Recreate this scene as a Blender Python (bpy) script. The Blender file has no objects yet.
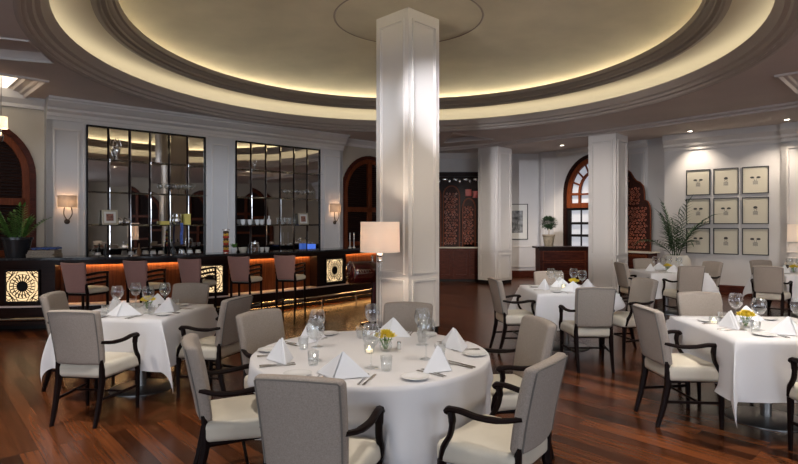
import bpy, bmesh, math, random
from mathutils import Vector, Matrix, noise
from mathutils.geometry import tessellate_polygon
R = random.Random(7)
PI = math.pi
sc = bpy.context.scene
COL = sc.collection
F = 545.0; CX = 399.0; HY = 225.0; H = 1.6

# ------------------------------------------------------------------ materials
def mat(name, col, rough=0.6, metal=0.0, noise_s=0, noise_a=0.0, bump=0.0, bump_s=80, emit=None, es=0, trans=0, ior=1.45, coat=0, sheen=0, stretch=None, spec=None):
    m = bpy.data.materials.new(name); m.use_nodes = True
    nt = m.node_tree; b = nt.nodes['Principled BSDF']
    b.inputs['Base Color'].default_value = (*col, 1)
    b.inputs['Roughness'].default_value = rough
    b.inputs['Metallic'].default_value = metal
    if trans: b.inputs['Transmission Weight'].default_value = trans; b.inputs['IOR'].default_value = ior
    if coat: b.inputs['Coat Weight'].default_value = coat
    if spec is not None: b.inputs['Specular IOR Level'].default_value = spec
    if sheen: b.inputs['Sheen Weight'].default_value = sheen
    if emit: b.inputs['Emission Color'].default_value = (*emit, 1); b.inputs['Emission Strength'].default_value = es
    if noise_a or bump:
        tc = nt.nodes.new('ShaderNodeTexCoord'); mp = nt.nodes.new('ShaderNodeMapping')
        nt.links.new(tc.outputs['Object'], mp.inputs['Vector'])
        if stretch: mp.inputs['Scale'].default_value = stretch
    if noise_a:
        n = nt.nodes.new('ShaderNodeTexNoise'); n.inputs['Scale'].default_value = noise_s; n.inputs['Detail'].default_value = 5
        nt.links.new(mp.outputs[0], n.inputs['Vector'])
        cr = nt.nodes.new('ShaderNodeValToRGB')
        cr.color_ramp.elements[0].position = 0.3; cr.color_ramp.elements[1].position = 0.7
        cr.color_ramp.elements[0].color = (*[max(0, c*(1-noise_a)) for c in col], 1)
        cr.color_ramp.elements[1].color = (*[min(1, c*(1+noise_a)) for c in col], 1)
        nt.links.new(n.outputs['Fac'], cr.inputs['Fac']); nt.links.new(cr.outputs['Color'], b.inputs['Base Color'])
    if bump:
        n2 = nt.nodes.new('ShaderNodeTexNoise'); n2.inputs['Scale'].default_value = bump_s; n2.inputs['Detail'].default_value = 4
        nt.links.new(mp.outputs[0], n2.inputs['Vector'])
        bp = nt.nodes.new('ShaderNodeBump'); bp.inputs['Strength'].default_value = bump; bp.inputs['Distance'].default_value = 0.01
        nt.links.new(n2.outputs['Fac'], bp.inputs['Height']); nt.links.new(bp.outputs['Normal'], b.inputs['Normal'])
    return m

def emis(name, col, s):
    m = bpy.data.materials.new(name); m.use_nodes = True; nt = m.node_tree
    nt.nodes.remove(nt.nodes['Principled BSDF'])
    e = nt.nodes.new('ShaderNodeEmission'); e.inputs[0].default_value = (*col, 1); e.inputs[1].default_value = s
    nt.links.new(e.outputs[0], nt.nodes['Material Output'].inputs[0]); return m

def shade_mat(name, col, ecol, es):
    m = bpy.data.materials.new(name); m.use_nodes = True; nt = m.node_tree
    b = nt.nodes['Principled BSDF']; b.inputs['Base Color'].default_value = (*col, 1); b.inputs['Roughness'].default_value = .9
    b.inputs['Emission Color'].default_value = (*ecol, 1); b.inputs['Emission Strength'].default_value = es
    t = nt.nodes.new('ShaderNodeBsdfTranslucent'); t.inputs[0].default_value = (*col, 1)
    a = nt.nodes.new('ShaderNodeAddShader'); mx = nt.nodes.new('ShaderNodeMixShader'); mx.inputs[0].default_value = .16
    nt.links.new(b.outputs[0], mx.inputs[1]); nt.links.new(t.outputs[0], mx.inputs[2])
    nt.links.new(mx.outputs[0], nt.nodes['Material Output'].inputs[0]); return m

def thin_glass(name, tint, lo, hi, rough=.02):
    m = bpy.data.materials.new(name); m.use_nodes = True; nt = m.node_tree; nt.nodes.remove(nt.nodes['Principled BSDF'])
    t = nt.nodes.new('ShaderNodeBsdfTransparent'); t.inputs[0].default_value = (*tint, 1)
    g = nt.nodes.new('ShaderNodeBsdfGlossy'); g.inputs['Roughness'].default_value = rough; g.inputs[0].default_value = (.95, .97, 1, 1)
    lw = nt.nodes.new('ShaderNodeLayerWeight'); lw.inputs[0].default_value = .35
    mr = nt.nodes.new('ShaderNodeMapRange'); mr.inputs['To Min'].default_value = lo; mr.inputs['To Max'].default_value = hi
    mx = nt.nodes.new('ShaderNodeMixShader'); nt.links.new(lw.outputs['Facing'], mr.inputs[0]); nt.links.new(mr.outputs[0], mx.inputs[0])
    nt.links.new(t.outputs[0], mx.inputs[1]); nt.links.new(g.outputs[0], mx.inputs[2]); nt.links.new(mx.outputs[0], nt.nodes['Material Output'].inputs[0])
    return m

def floor_mat():
    m = bpy.data.materials.new('floor_planks'); m.use_nodes = True; nt = m.node_tree; b = nt.nodes['Principled BSDF']
    tc = nt.nodes.new('ShaderNodeTexCoord'); mp = nt.nodes.new('ShaderNodeMapping')
    mp.inputs['Rotation'].default_value = (0, 0, math.radians(48))
    nt.links.new(tc.outputs['Object'], mp.inputs['Vector'])
    br = nt.nodes.new('ShaderNodeTexBrick')
    br.inputs['Scale'].default_value = 1; br.inputs['Brick Width'].default_value = 1.15; br.inputs['Row Height'].default_value = .115
    br.inputs['Mortar Size'].default_value = .0015; br.inputs['Mortar Smooth'].default_value = .2; br.inputs['Bias'].default_value = -.1
    br.offset = .37; br.offset_frequency = 3; br.squash = 1.0
    br.inputs['Color1'].default_value = (.040, .012, .0045, 1); br.inputs['Color2'].default_value = (.185, .058, .019, 1)
    br.inputs['Mortar'].default_value = (.01, .004, .002, 1)
    nt.links.new(mp.outputs[0], br.inputs['Vector'])
    mp2 = nt.nodes.new('ShaderNodeMapping'); mp2.inputs['Rotation'].default_value = (0, 0, math.radians(48)); mp2.inputs['Scale'].default_value = (1.2, 22, 1)
    nt.links.new(tc.outputs['Object'], mp2.inputs['Vector'])
    # note: mapping applies scale before rotation, so stretch in a second mapping
    mp2.inputs['Scale'].default_value = (1, 1, 1)
    mp3 = nt.nodes.new('ShaderNodeMapping'); mp3.inputs['Scale'].default_value = (1.2, 24, 1); nt.links.new(mp2.outputs[0], mp3.inputs['Vector'])
    n = nt.nodes.new('ShaderNodeTexNoise'); n.inputs['Scale'].default_value = 1.6; n.inputs['Detail'].default_value = 6
    nt.links.new(mp3.outputs[0], n.inputs['Vector'])
    cr = nt.nodes.new('ShaderNodeValToRGB'); cr.color_ramp.elements[0].position = .25; cr.color_ramp.elements[1].position = .75
    cr.color_ramp.elements[0].color = (.55, .5, .45, 1); cr.color_ramp.elements[1].color = (1.25, 1.2, 1.15, 1)
    nt.links.new(n.outputs['Fac'], cr.inputs['Fac'])
    mx = nt.nodes.new('ShaderNodeMix'); mx.data_type = 'RGBA'; mx.blend_type = 'MULTIPLY'; mx.inputs['Factor'].default_value = 1
    nt.links.new(br.outputs['Color'], mx.inputs[6]); nt.links.new(cr.outputs['Color'], mx.inputs[7])
    nt.links.new(mx.outputs[2], b.inputs['Base Color'])
    b.inputs['Roughness'].default_value = .24; b.inputs['Specular IOR Level'].default_value = .34
    bp = nt.nodes.new('ShaderNodeBump'); bp.inputs['Strength'].default_value = .15; bp.inputs['Distance'].default_value = .004
    nt.links.new(br.outputs['Fac'], bp.inputs['Height']); bp.invert = True
    nt.links.new(bp.outputs[0], b.inputs['Normal'])
    return m

M = {}
M['floor'] = floor_mat()
M['wall'] = mat('wall_paint', (.60, .575, .56), .55, noise_s=2, noise_a=.03)
M['wallcream'] = mat('wall_cream', (.50, .44, .36), .7, noise_s=2, noise_a=.04)
M['trim'] = mat('trim_paint', (.66, .62, .585), .6, spec=.3)
M['ceil'] = mat('ceiling_paint', (.58, .51, .465), .75, noise_s=1.5, noise_a=.04)
M['gold'] = mat('dome_gold_leaf', (.58, .52, .385), .5, noise_s=1.3, noise_a=.10, bump=.1, bump_s=6)
M['cove'] = mat('cove_plaster', (.62, .57, .47), .7)
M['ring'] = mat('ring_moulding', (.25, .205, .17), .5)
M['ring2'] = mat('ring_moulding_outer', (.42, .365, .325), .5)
M['black'] = mat('black_paint', (.010, .008, .008), .4, spec=.15)
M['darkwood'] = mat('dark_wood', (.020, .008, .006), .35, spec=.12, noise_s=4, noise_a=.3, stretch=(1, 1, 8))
M['legwood'] = mat('leg_wood', (.008, .0035, .003), .45, spec=.12)
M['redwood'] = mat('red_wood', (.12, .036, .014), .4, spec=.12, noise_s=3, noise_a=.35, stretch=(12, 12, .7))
M['midwood'] = mat('mahogany', (.070, .016, .009), .4, spec=.12, noise_s=4, noise_a=.35, stretch=(1.5, 1.5, 8))
M['doorwood'] = mat('door_wood', (.15, .036, .012), .4, spec=.12, noise_s=5, noise_a=.3, stretch=(8, 8, 1))
M['louvre'] = mat('louvre_wood', (.030, .012, .009), .5, spec=.2)
M['stone'] = mat('black_stone', (.03, .028, .03), .12, noise_s=30, noise_a=.5)
M['marble'] = mat('marble', (.62, .56, .46), .25, noise_s=6, noise_a=.12)
M['fabric'] = mat('chair_fabric', (.34, .285, .24), .9, spec=.15, noise_s=160, noise_a=.16, bump=.25, bump_s=400, sheen=.1)
M['seat'] = mat('seat_leather', (.62, .56, .455), .55, noise_s=8, noise_a=.04)
M['pink'] = mat('stool_fabric', (.36, .19, .16), .8, noise_s=100, noise_a=.08, sheen=.2)
M['piping'] = mat('piping', (.17, .15, .13), .8)
M['cloth'] = mat('tablecloth', (.66, .64, .64), .85, bump=.06, bump_s=9)
M['napkin'] = mat('napkin', (.74, .74, .76), .8)
M['china'] = mat('white_china', (.72, .71, .70), .15)
M['steel'] = mat('steel', (.55, .53, .50), .22, 1)
M['basemetal'] = mat('brushed_metal', (.38, .37, .36), .35, .9)
M['silver'] = mat('silver', (.75, .74, .73), .18, 1)
M['bronze'] = mat('bronze', (.11, .08, .06), .35, .8)
M['brass'] = mat('rail_metal', (.55, .48, .38), .25, 1)
M['glass'] = thin_glass('clear_glass', (.97, .98, .98), .03, .6)
M['mirror'] = mat('mirror', (.56, .54, .52), .02, 1)
M['petal'] = mat('yellow_petal', (.80, .62, .06), .6)
M['leaf'] = mat('leaf', (.12, .27, .055), .45, noise_s=20, noise_a=.4)
M['leafdark'] = mat('leaf_dark', (.035, .075, .03), .5, noise_s=20, noise_a=.4)
M['pot'] = mat('black_pot', (.02, .02, .022), .25)
M['terra'] = mat('stone_pot', (.42, .33, .22), .8, noise_s=20, noise_a=.2)
M['whitepot'] = mat('white_planter', (.60, .56, .50), .6, noise_s=6, noise_a=.06)
M['soil'] = mat('soil', (.03, .02, .015), .95)
M['carved'] = mat('carved_wood', (.030, .008, .005), .5, spec=.2, noise_s=25, noise_a=.5, bump=.6, bump_s=45)
M['paper'] = mat('art_paper', (.56, .52, .42), .7)
M['matte_white'] = mat('mount_board', (.68, .66, .62), .8)
M['ink'] = mat('ink', (.05, .05, .05), .8)
M['inkgrey'] = mat('ink_grey', (.22, .21, .20), .8)
M['scroll'] = mat('scroll_wood', (.30, .085, .045), .35, noise_s=9, noise_a=.6)
M['photo'] = mat('photo_print', (.22, .09, .06), .4, noise_s=30, noise_a=.7)
M['photobw'] = mat('photo_grey', (.20, .20, .20), .4, noise_s=7, noise_a=.9)
M['frame'] = mat('picture_frame', (.02, .018, .018), .35)
M['goldframe'] = mat('gold_frame', (.45, .40, .30), .4, .5)
M['yellow'] = mat('yellow_box', (.62, .50, .12), .6)
M['blue'] = mat('blue_cloth', (.05, .09, .28), .7, noise_s=40, noise_a=.9)
M['blueglass'] = mat('blue_box', (.05, .12, .55), .3, emit=(.1, .25, 1), es=.4)
M['book'] = mat('magazine', (.33, .27, .21), .6, noise_s=60, noise_a=.3)
M['redlac'] = mat('red_lacquer', (.06, .004, .005), .12, coat=.6)
M['redbox'] = mat('red_box', (.45, .05, .035), .4)
M['wax'] = mat('wax', (.8, .76, .66), .5, emit=(1, .75, .4), es=.6)
M['flame'] = emis('flame', (1, .75, .4), 14)
M['led'] = emis('cove_led', (1, .88, .64), 1.7)
M['led2'] = emis('dome_led', (1, .86, .56), 10)
M['barled'] = emis('bar_led', (1, .62, .26), 26)
M['grillelight'] = emis('grille_light', (1, .70, .38), .8)
M['sky'] = emis('skylight', (1, .86, .66), 1.25)
M['downlight'] = emis('downlight_lamp', (1, .88, .72), 12)
M['pane'] = mat('bright_pane', (.5, .5, .5), .1, emit=(.8, .85, 1), es=.2)
M['shade'] = shade_mat('lamp_shade', (.72, .60, .50), (1, .84, .70), .16)
M['shade2'] = shade_mat('sconce_shade', (.46, .38, .31), (1, .66, .42), .02)
M['beads'] = mat('coloured_beads', (.30, .15, .03), .3, noise_s=45, noise_a=.95)
M['beadred'] = mat('bead_red', (.40, .03, .015), .3)
M['beadyellow'] = mat('bead_yellow', (.55, .33, .04), .3)
M['beadbrown'] = mat('bead_brown', (.07, .035, .015), .3)
M['caramel'] = mat('jar_content', (.18, .08, .03), .6)
M['ledge'] = mat('ledge_stone', (.80, .62, .56), .3)

# ------------------------------------------------------------------ mesh building
class MB:
    def __init__(s): s.bm = bmesh.new()
    def face(s, pts):
        vs = [s.bm.verts.new(p) for p in pts]
        try: return s.bm.faces.new(vs)
        except Exception: return None
    def box(s, c, size, rz=0, mtx=None):
        hx, hy, hz = size[0]/2, size[1]/2, size[2]/2
        T = Matrix.Translation(c) @ Matrix.Rotation(rz, 4, 'Z') if mtx is None else mtx
        v = [s.bm.verts.new(T @ Vector((x*hx, y*hy, z*hz))) for x in (-1, 1) for y in (-1, 1) for z in (-1, 1)]
        for q in ((0, 1, 3, 2), (4, 6, 7, 5), (0, 4, 5, 1), (2, 3, 7, 6), (0, 2, 6, 4), (1, 5, 7, 3)):
            s.bm.faces.new([v[i] for i in q])
        return s
    def rbox(s, half, r, n=4, deform=None, k=3):
        """box with rounded edges; deform maps a local Vector"""
        def ax(h):
            rr = min(r, h*.999); out = []
            for i in range(k+1): out.append(-h + rr*(1-math.cos(PI/2*i/k)) if False else -h + rr*i/k)
            for i in range(1, n): out.append(-h+rr + (2*h-2*rr)*i/n)
            for i in range(k+1): out.append(h-rr + rr*i/k)
            return out
        A = [ax(h) for h in half]; cache = {}
        def V(i, j, l):
            key = (i, j, l)
            if key in cache: return cache[key]
            p = Vector((A[0][i], A[1][j], A[2][l]))
            inner = Vector([max(-(h-min(r, h*.999)), min(h-min(r, h*.999), c)) for c, h in zip(p, half)])
            d = p-inner
            if d.length > 1e-9:
                rr = Vector([min(r, h*.999) for h in half]); m = max(abs(d[a])/rr[a] for a in range(3))
                dn = Vector([d[a]/rr[a] for a in range(3)])
                dn = dn.normalized()*m
                p = inner+Vector([dn[a]*rr[a] for a in range(3)])
            if deform: p = deform(p)
            cache[key] = s.bm.verts.new(p); return cache[key]
        N = [len(a)-1 for a in A]
        for a in range(3):
            b, c = (a+1) % 3, (a+2) % 3
            for side in (0, N[a]):
                for i in range(N[b]):
                    for j in range(N[c]):
                        def idx(u, v):
                            q = [0, 0, 0]; q[a] = side; q[b] = u; q[c] = v; return V(*q)
                        f = [idx(i, j), idx(i+1, j), idx(i+1, j+1), idx(i, j+1)]
                        if side == 0: f.reverse()
                        s.bm.faces.new(f)
        return s
    def tube(s, pts, rad, seg=8, flat=1.0, cap=True, closed=False):
        pts = [Vector(p) for p in pts]; n = len(pts)
        if not isinstance(rad, (list, tuple)): rad = [rad]*n
        rings = []; prevN = None
        for i, p in enumerate(pts):
            if closed: t = pts[(i+1) % n]-pts[i-1]
            else: t = pts[min(i+1, n-1)]-pts[max(i-1, 0)]
            t.normalize()
            if prevN is None:
                ref = Vector((0, 0, 1)) if abs(t.z) < .9 else Vector((0, 1, 0))
                nn = t.cross(ref).normalized()
            else:
                nn = (prevN-t*prevN.dot(t)).normalized()
            prevN = nn; bb = t.cross(nn)
            rings.append([s.bm.verts.new(p+nn*math.cos(2*PI*k/seg)*rad[i]+bb*math.sin(2*PI*k/seg)*rad[i]*flat) for k in range(seg)])
        for i in range(n-1 if not closed else n):
            a, b = rings[i], rings[(i+1) % n]
            for k in range(seg): s.bm.faces.new((a[k], a[(k+1) % seg], b[(k+1) % seg], b[k]))
        if cap and not closed:
            s.bm.faces.new(list(reversed(rings[0]))); s.bm.faces.new(rings[-1])
        return s
    def lathe(s, prof, seg=24, c=(0, 0, 0), a0=0, a1=2*PI, mtx=None):
        full = abs(a1-a0-2*PI) < 1e-6; n = seg if full else seg+1
        rings = []
        for r, z in prof:
            if r < 1e-6:
                v = Vector((c[0], c[1], c[2]+z)); v = mtx @ v if mtx else v
                rings.append([s.bm.verts.new(v)])
            else:
                rg = []
                for k in range(n):
                    a = a0+(a1-a0)*k/seg; v = Vector((c[0]+r*math.cos(a), c[1]+r*math.sin(a), c[2]+z))
                    rg.append(s.bm.verts.new(mtx @ v if mtx else v))
                rings.append(rg)
        for a, b in zip(rings, rings[1:]):
            for k in range(seg):
                k2 = (k+1) % n if full else k+1
                if len(a) == 1 and len(b) == 1: continue
                if len(a) == 1: s.bm.faces.new((a[0], b[k2], b[k]))
                elif len(b) == 1: s.bm.faces.new((a[k], a[k2], b[0]))
                else: s.bm.faces.new((a[k], a[k2], b[k2], b[k]))
        return s
    def sphere(s, c, r, seg=10, rings=6, sc_=(1, 1, 1)):
        prof = [(r*math.sin(PI*i/rings), -r*math.cos(PI*i/rings)) for i in range(rings+1)]
        prof[0] = (0, -r); prof[-1] = (0, r)
        T = Matrix.Translation(c) @ Matrix.Diagonal((*sc_, 1))
        return s.lathe(prof, seg, (0, 0, 0), mtx=T)
    def plate(s, outer, holes, th, T):
        """polygon with holes in local xy extruded by th along z, mapped by T(x, y, z)"""
        loops = [outer]+list(holes)
        tri = tessellate_polygon([[Vector((p[0], p[1], 0)) for p in lp] for lp in loops])
        flat = [p for lp in loops for p in lp]
        top = [s.bm.verts.new(T(p[0], p[1], 0)) for p in flat]; bot = [s.bm.verts.new(T(p[0], p[1], th)) for p in flat]
        for t in tri:
            for vs in (top, bot):
                try: s.bm.faces.new([vs[i] for i in t])
                except Exception: pass
        o = 0
        for lp in loops:
            n = len(lp)
            for i in range(n):
                j = (i+1) % n
                try: s.bm.faces.new((top[o+i], top[o+j], bot[o+j], bot[o+i]))
                except Exception: pass
            o += n
        return s
    def sweep(s, path, prof, closed_prof=True):
        """path: list of (x,y); prof: list of (offset to the right of travel, z)"""
        P = [Vector((p[0], p[1])) for p in path]; n = len(P); rings = []
        for i in range(n):
            d1 = (P[i]-P[i-1]).normalized() if i > 0 else (P[1]-P[0]).normalized()
            d2 = (P[i+1]-P[i]).normalized() if i < n-1 else d1
            n1 = Vector((d1.y, -d1.x)); n2 = Vector((d2.y, -d2.x)); m = (n1+n2).normalized()
            k = 1/max(.3, m.dot(n1))
            rings.append([s.bm.verts.new((P[i].x+m.x*o*k, P[i].y+m.y*o*k, z)) for o, z in prof])
        q = len(prof)
        for a, b in zip(rings, rings[1:]):
            for k in range(q if closed_prof else q-1):
                s.bm.faces.new((a[k], a[(k+1) % q], b[(k+1) % q], b[k]))
        if closed_prof:
            try: s.bm.faces.new(rings[0]); s.bm.faces.new(list(reversed(rings[-1])))
            except Exception: pass
        return s
    def build(s, name, m, parent=None, smooth=False, bevel=0, mtx=None):
        bmesh.ops.recalc_face_normals(s.bm, faces=s.bm.faces)
        me = bpy.data.meshes.new(name); s.bm.to_mesh(me); s.bm.free()
        if smooth:
            for p in me.polygons: p.use_smooth = True
        me.materials.append(M[m] if isinstance(m, str) else m)
        o = bpy.data.objects.new(name, me); COL.objects.link(o)
        if parent: o.parent = parent
        if mtx is not None: o.matrix_local = mtx
        if smooth and smooth != 'full':
            me.set_sharp_from_angle(angle=math.radians(40))
        if bevel:
            b = o.modifiers.new('bevel', 'BEVEL'); b.width = bevel; b.segments = 2; b.limit_method = 'ANGLE'
        return o

def tag(o, label, cat, group=None, kind=None):
    if label: o['label'] = label
    if cat: o['category'] = cat
    if group: o['group'] = group
    if kind: o['kind'] = kind
    return o
def struct(o): o['kind'] = 'structure'; return o
def empty(name, loc, rz=0, label=None, cat=None, group=None):
    o = bpy.data.objects.new(name, None); COL.objects.link(o); o.location = loc; o.rotation_euler = (0, 0, rz); o.empty_display_size = .1
    return tag(o, label, cat, group)
def copy_tree(o, parent=None):
    c = o.copy(); COL.objects.link(c)
    if parent: c.parent = parent
    for ch in list(o.children): copy_tree(ch, c)
    return c
def inst(proto, loc, rz, label, group=None, used=set()):
    if len(label.split()) > 16: print('LONG', label)
    if proto.name not in used: used.add(proto.name); o = proto
    else: o = copy_tree(proto)
    o.location = loc; o.rotation_euler = (0, 0, rz); o['label'] = label
    if group: o['group'] = group
    return o
def light(kind, name, loc, energy, col, parent=None, size=.1, rot=None, spot=None, blend=.6, sy=None):
    l = bpy.data.lights.new(name, kind); l.energy = energy; l.color = col
    if kind == 'AREA':
        l.size = size
        if sy: l.shape = 'RECTANGLE'; l.size_y = sy
    else: l.shadow_soft_size = size
    if spot: l.spot_size = spot; l.spot_blend = blend
    o = bpy.data.objects.new(name, l); COL.objects.link(o); o.location = loc
    if rot: o.rotation_euler = rot
    if parent: o.parent = parent
    return o
def smoothpath(pts, k=5):
    pts = [Vector(p) for p in pts]; out = []
    for i in range(len(pts)-1):
        p0 = pts[max(i-1, 0)]; p1 = pts[i]; p2 = pts[i+1]; p3 = pts[min(i+2, len(pts)-1)]
        for j in range(k):
            t = j/k
            out.append(.5*((2*p1)+(p2-p0)*t+(2*p0-5*p1+4*p2-p3)*t*t+(-p0+3*p1-3*p2+p3)*t**3))
    out.append(pts[-1]); return out
def wallT(A, B, flip=1):
    """maps (t along wall, z up, n depth behind the face) to the world; the room lies on the right of A->B"""
    A = Vector((A[0], A[1])); B = Vector((B[0], B[1])); d = (B-A).normalized(); n = Vector((d.y, -d.x))
    return lambda t, z, w: Vector((A.x+d.x*t-n.x*w, A.y+d.y*t-n.y*w, z))
def wallM(A, B, t=0, z=0, w=0):
    """matrix: local x along the wall, y into the wall, z up, at t,z, w in front of the face"""
    A = Vector((A[0], A[1])); B = Vector((B[0], B[1])); d = (B-A).normalized(); n = Vector((d.y, -d.x))
    p = A+d*t+n*w
    return Matrix(((d.x, -n.x, 0, p.x), (d.y, -n.y, 0, p.y), (0, 0, 1, z), (0, 0, 0, 1)))
def vlen(A, B): return math.hypot(B[0]-A[0], B[1]-A[1])
def rectframe(b, x0, x1, z0, z1, w=.03, d=.02, y=0):
    """raised picture-frame moulding lying in local xz, projecting to -y"""
    for (cx, cz, sx, sz) in (((x0+x1)/2, z0+w/2, x1-x0, w), ((x0+x1)/2, z1-w/2, x1-x0, w), (x0+w/2, (z0+z1)/2, w, z1-z0-2*w), (x1-w/2, (z0+z1)/2, w, z1-z0-2*w)):
        b.box((cx, y-d/2, cz), (sx, d, sz))

# ------------------------------------------------------------------ room shell
C0 = Vector((.14, 8.1)); CZ = 3.80
fl = MB(); fl.box((1, 6, -.05), (26, 26, .1)); struct(fl.build('floor', 'floor'))

# main (mirror) wall line
def WL(X): return 9.85+.871*(X+5.655)
wA = (-6.118, WL(-6.118)); wB = (-1.394, WL(-1.394)); wd = Vector((wB[0]-wA[0], wB[1]-wA[1])).normalized(); wn = Vector((wd.y, -wd.x))
def along(A, d, t): return (A[0]+d.x*t, A[1]+d.y*t)
def off(p, k): return (p[0]-wn.x*k, p[1]-wn.y*k)
rec = .22
lA = off(along(wA, wd, -4.2), rec); lB = off(wA, rec)
rA = off(wB, rec); rB = off(along(wB, wd, 2.3), rec)
WH = 3.9

def wall(name, A, B, m='wall', holes=(), z0=0, z1=None, th=.15):
    L = vlen(A, B); z1 = z1 or WH
    b = MB(); b.plate([(0, z0), (L, z0), (L, z1), (0, z1)], holes, th, wallT(A, B)); o = b.build(name, m); struct(o); return o
def archpts(c, half, spring, apex, n=18, z0=0.0):
    pts = [(c-half, z0)]
    for i in range(n+1):
        a = PI-PI*i/n; pts.append((c+half*math.cos(a), spring+(apex-spring)*math.sin(a)))
    pts.append((c+half, z0)); return pts

# arched shutter windows
def archband(b, half, spring, apex, w, y0, y1, z0, n=20):
    """arched frame band of width w, in local xz, from y0 to y1"""
    o = archpts(0, half, spring, apex, n, z0); i = archpts(0, half-w, spring, apex-w, n, z0)
    for k in range(len(o)-1):
        a, c, d, e = o[k], o[k+1], i[k+1], i[k]
        for y in (y0, y1): b.face([(a[0], y, a[1]), (c[0], y, c[1]), (d[0], y, d[1]), (e[0], y, e[1])])
        b.face([(a[0], y0, a[1]), (c[0], y0, c[1]), (c[0], y1, c[1]), (a[0], y1, a[1])])
        b.face([(e[0], y0, e[1]), (d[0], y0, d[1]), (d[0], y1, d[1]), (e[0], y1, e[1])])
def shutter_window(name, mtx, half, spring, apex, z0=.0):
    root = bpy.data.objects.new(name, None); COL.objects.link(root); root.matrix_world = mtx; struct(root)
    b = MB(); archband(b, half, spring, apex, .09, -.05, .06, z0); b.build('window_frame', 'midwood', root)
    b = MB(); archband(b, half-.09, spring, apex-.09, .11, -.02, .04, z0)
    b.box((0, .01, (apex+z0)/2-.05), (.14, .06, apex-z0-.2))
    b.box((0, .01, spring-.45), (2*half-.3, .06, .12)); b.box((0, .01, z0+.1), (2*half-.3, .06, .2)); b.box((0, .01, z0+1.1), (2*half-.3, .06, .1))
    b.build('shutter_frame', 'doorwood', root)
    b = MB(); z = z0+.2
    while z < apex-.24:
        e = 1 if z < spring else math.sqrt(max(0, 1-((z-spring)/(apex-.2-spring))**2))
        hw = max(.0, (half-.19)*e)
        if hw > .05:
            T = Matrix.Translation((0, .03, z)) @ Matrix.Rotation(math.radians(35), 4, 'X') @ Matrix.Diagonal((1, 1, 1, 1))
            b.box(None, (2*hw, .05, .008), mtx=T)
        z += .055
    b.build('louvres', 'louvre', root)
    b = MB(); b.plate(archpts(0, half-.05, spring, apex-.05, 18, z0), [], .01, lambda x, y, w: Vector((x, .07+w, y))); b.build('backing_panel', 'louvre', root)
    return root

LL = vlen(lA, lB)
k_ = (36-CX)/F; cA = (k_*lA[1]-lA[0])/(wd.x-k_*wd.y)-.95
wall('wall_left', lA, lB, 'wallcream', [archpts(cA, .95, 2.45, 3.42, z0=.02)])
shutter_window('window_1', wallM(lA, lB, cA, 0, -.02), .95, 2.45, 3.42, .02)
wall('wall_bar', wA, wB, 'wall')
LR = vlen(rA, rB)
wall('wall_bar_right', rA, rB, 'wallcream', [archpts(1.02, .92, 2.45, 3.42, z0=.02)])
shutter_window('window_2', wallM(rA, rB, 1.02, 0, -.02), .92, 2.45, 3.42, .02)
for nm, P, Q in (('wall_return_left', lB, wA), ('wall_return_right', wB, rA)):
    wall(nm, P, Q, 'wall', th=.1)
bkL = (rB[0], 16.0)
wall('wall_back_left', rB, bkL, 'wall')
wall('wall_back', bkL, (3.0, 16.0), 'wall'); wall('wall_back_return', (3.0, 16.0), (3.0, 16.8), 'wall')
wall('wall_back_right', (3.0, 16.8), (4.30, 16.8), 'wall')
wall('wall_back_pier_left', (4.30, 16.8), (4.30, 16.5)); wall('wall_back_pier', (4.30, 16.5), (4.70, 16.15))
aA = (4.70, 16.15); aB = (6.42, 14.07)
wall('wall_arch', aA, aB, 'wall', [archpts(1.18, .96, 2.5, 3.6, z0=.02)])
pA = (6.60, 13.55); pB = (8.45, 12.036)
wall('wall_arch_return', aB, pA, 'wall')
wall('wall_pictures', pA, pB, 'wall')
pd = Vector((pB[0]-pA[0], pB[1]-pA[1])).normalized(); pn = Vector((pd.y, -pd.x))
def fwd(p, k): return (p[0]+pn.x*k, p[1]+pn.y*k)
qA = fwd(pB, .12); qB = along(qA, pd, 4.2)
wall('wall_right_return', pB, qA, 'wall'); wall('wall_right_panelled', qA, qB, 'wall')
rX = qB[0]
holesR = [archpts(t, 1.0, 2.45, 3.42, z0=.02) for t in (3.4, 6.6, 9.8)]
wall('wall_right', qB, (rX, -4), 'wallcream', holesR)
for t, n in zip((3.4, 6.6, 9.8), (3, 4, 5)):
    shutter_window('window_%d' % n, wallM(qB, (rX, -4), t, 0, -.02), 1.0, 2.45, 3.42, .02)
# front wall behind the camera with tall daylight windows
fx0 = lA[0]-.0
wins = [-6.6, -3.4, 0.2, 3.8, 7.4]
fA = (rX, -4); fB = (lA[0], -4)
hl = [[(rX-x-1.1, .6), (rX-x+1.1, .6), (rX-x+1.1, 3.2), (rX-x-1.1, 3.2)] for x in wins]
wall('wall_front', fA, fB, 'wall', hl); wall('wall_left_side', fB, lA, 'wallcream')
for i, x in enumerate(wins):
    r = struct(empty('window_%d' % (i+6), (x, -4, 1.9)))
    b = MB()
    for k in range(4): b.box((-1.1+k*2.2/3, 0, 0), (.06, .08, 2.6))
    for k in range(5): b.box((0, 0, -1.3+k*.65), (2.2, .06, .05))
    b.build('window_frame', 'trim', r)
    light('AREA', 'daylight', (x, -4.12, 1.9), (62, 80, 12, 80, 100)[i], (.78, .87, 1.0), size=2.1, sy=2.5, rot=(math.radians(90), 0, 0))

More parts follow.
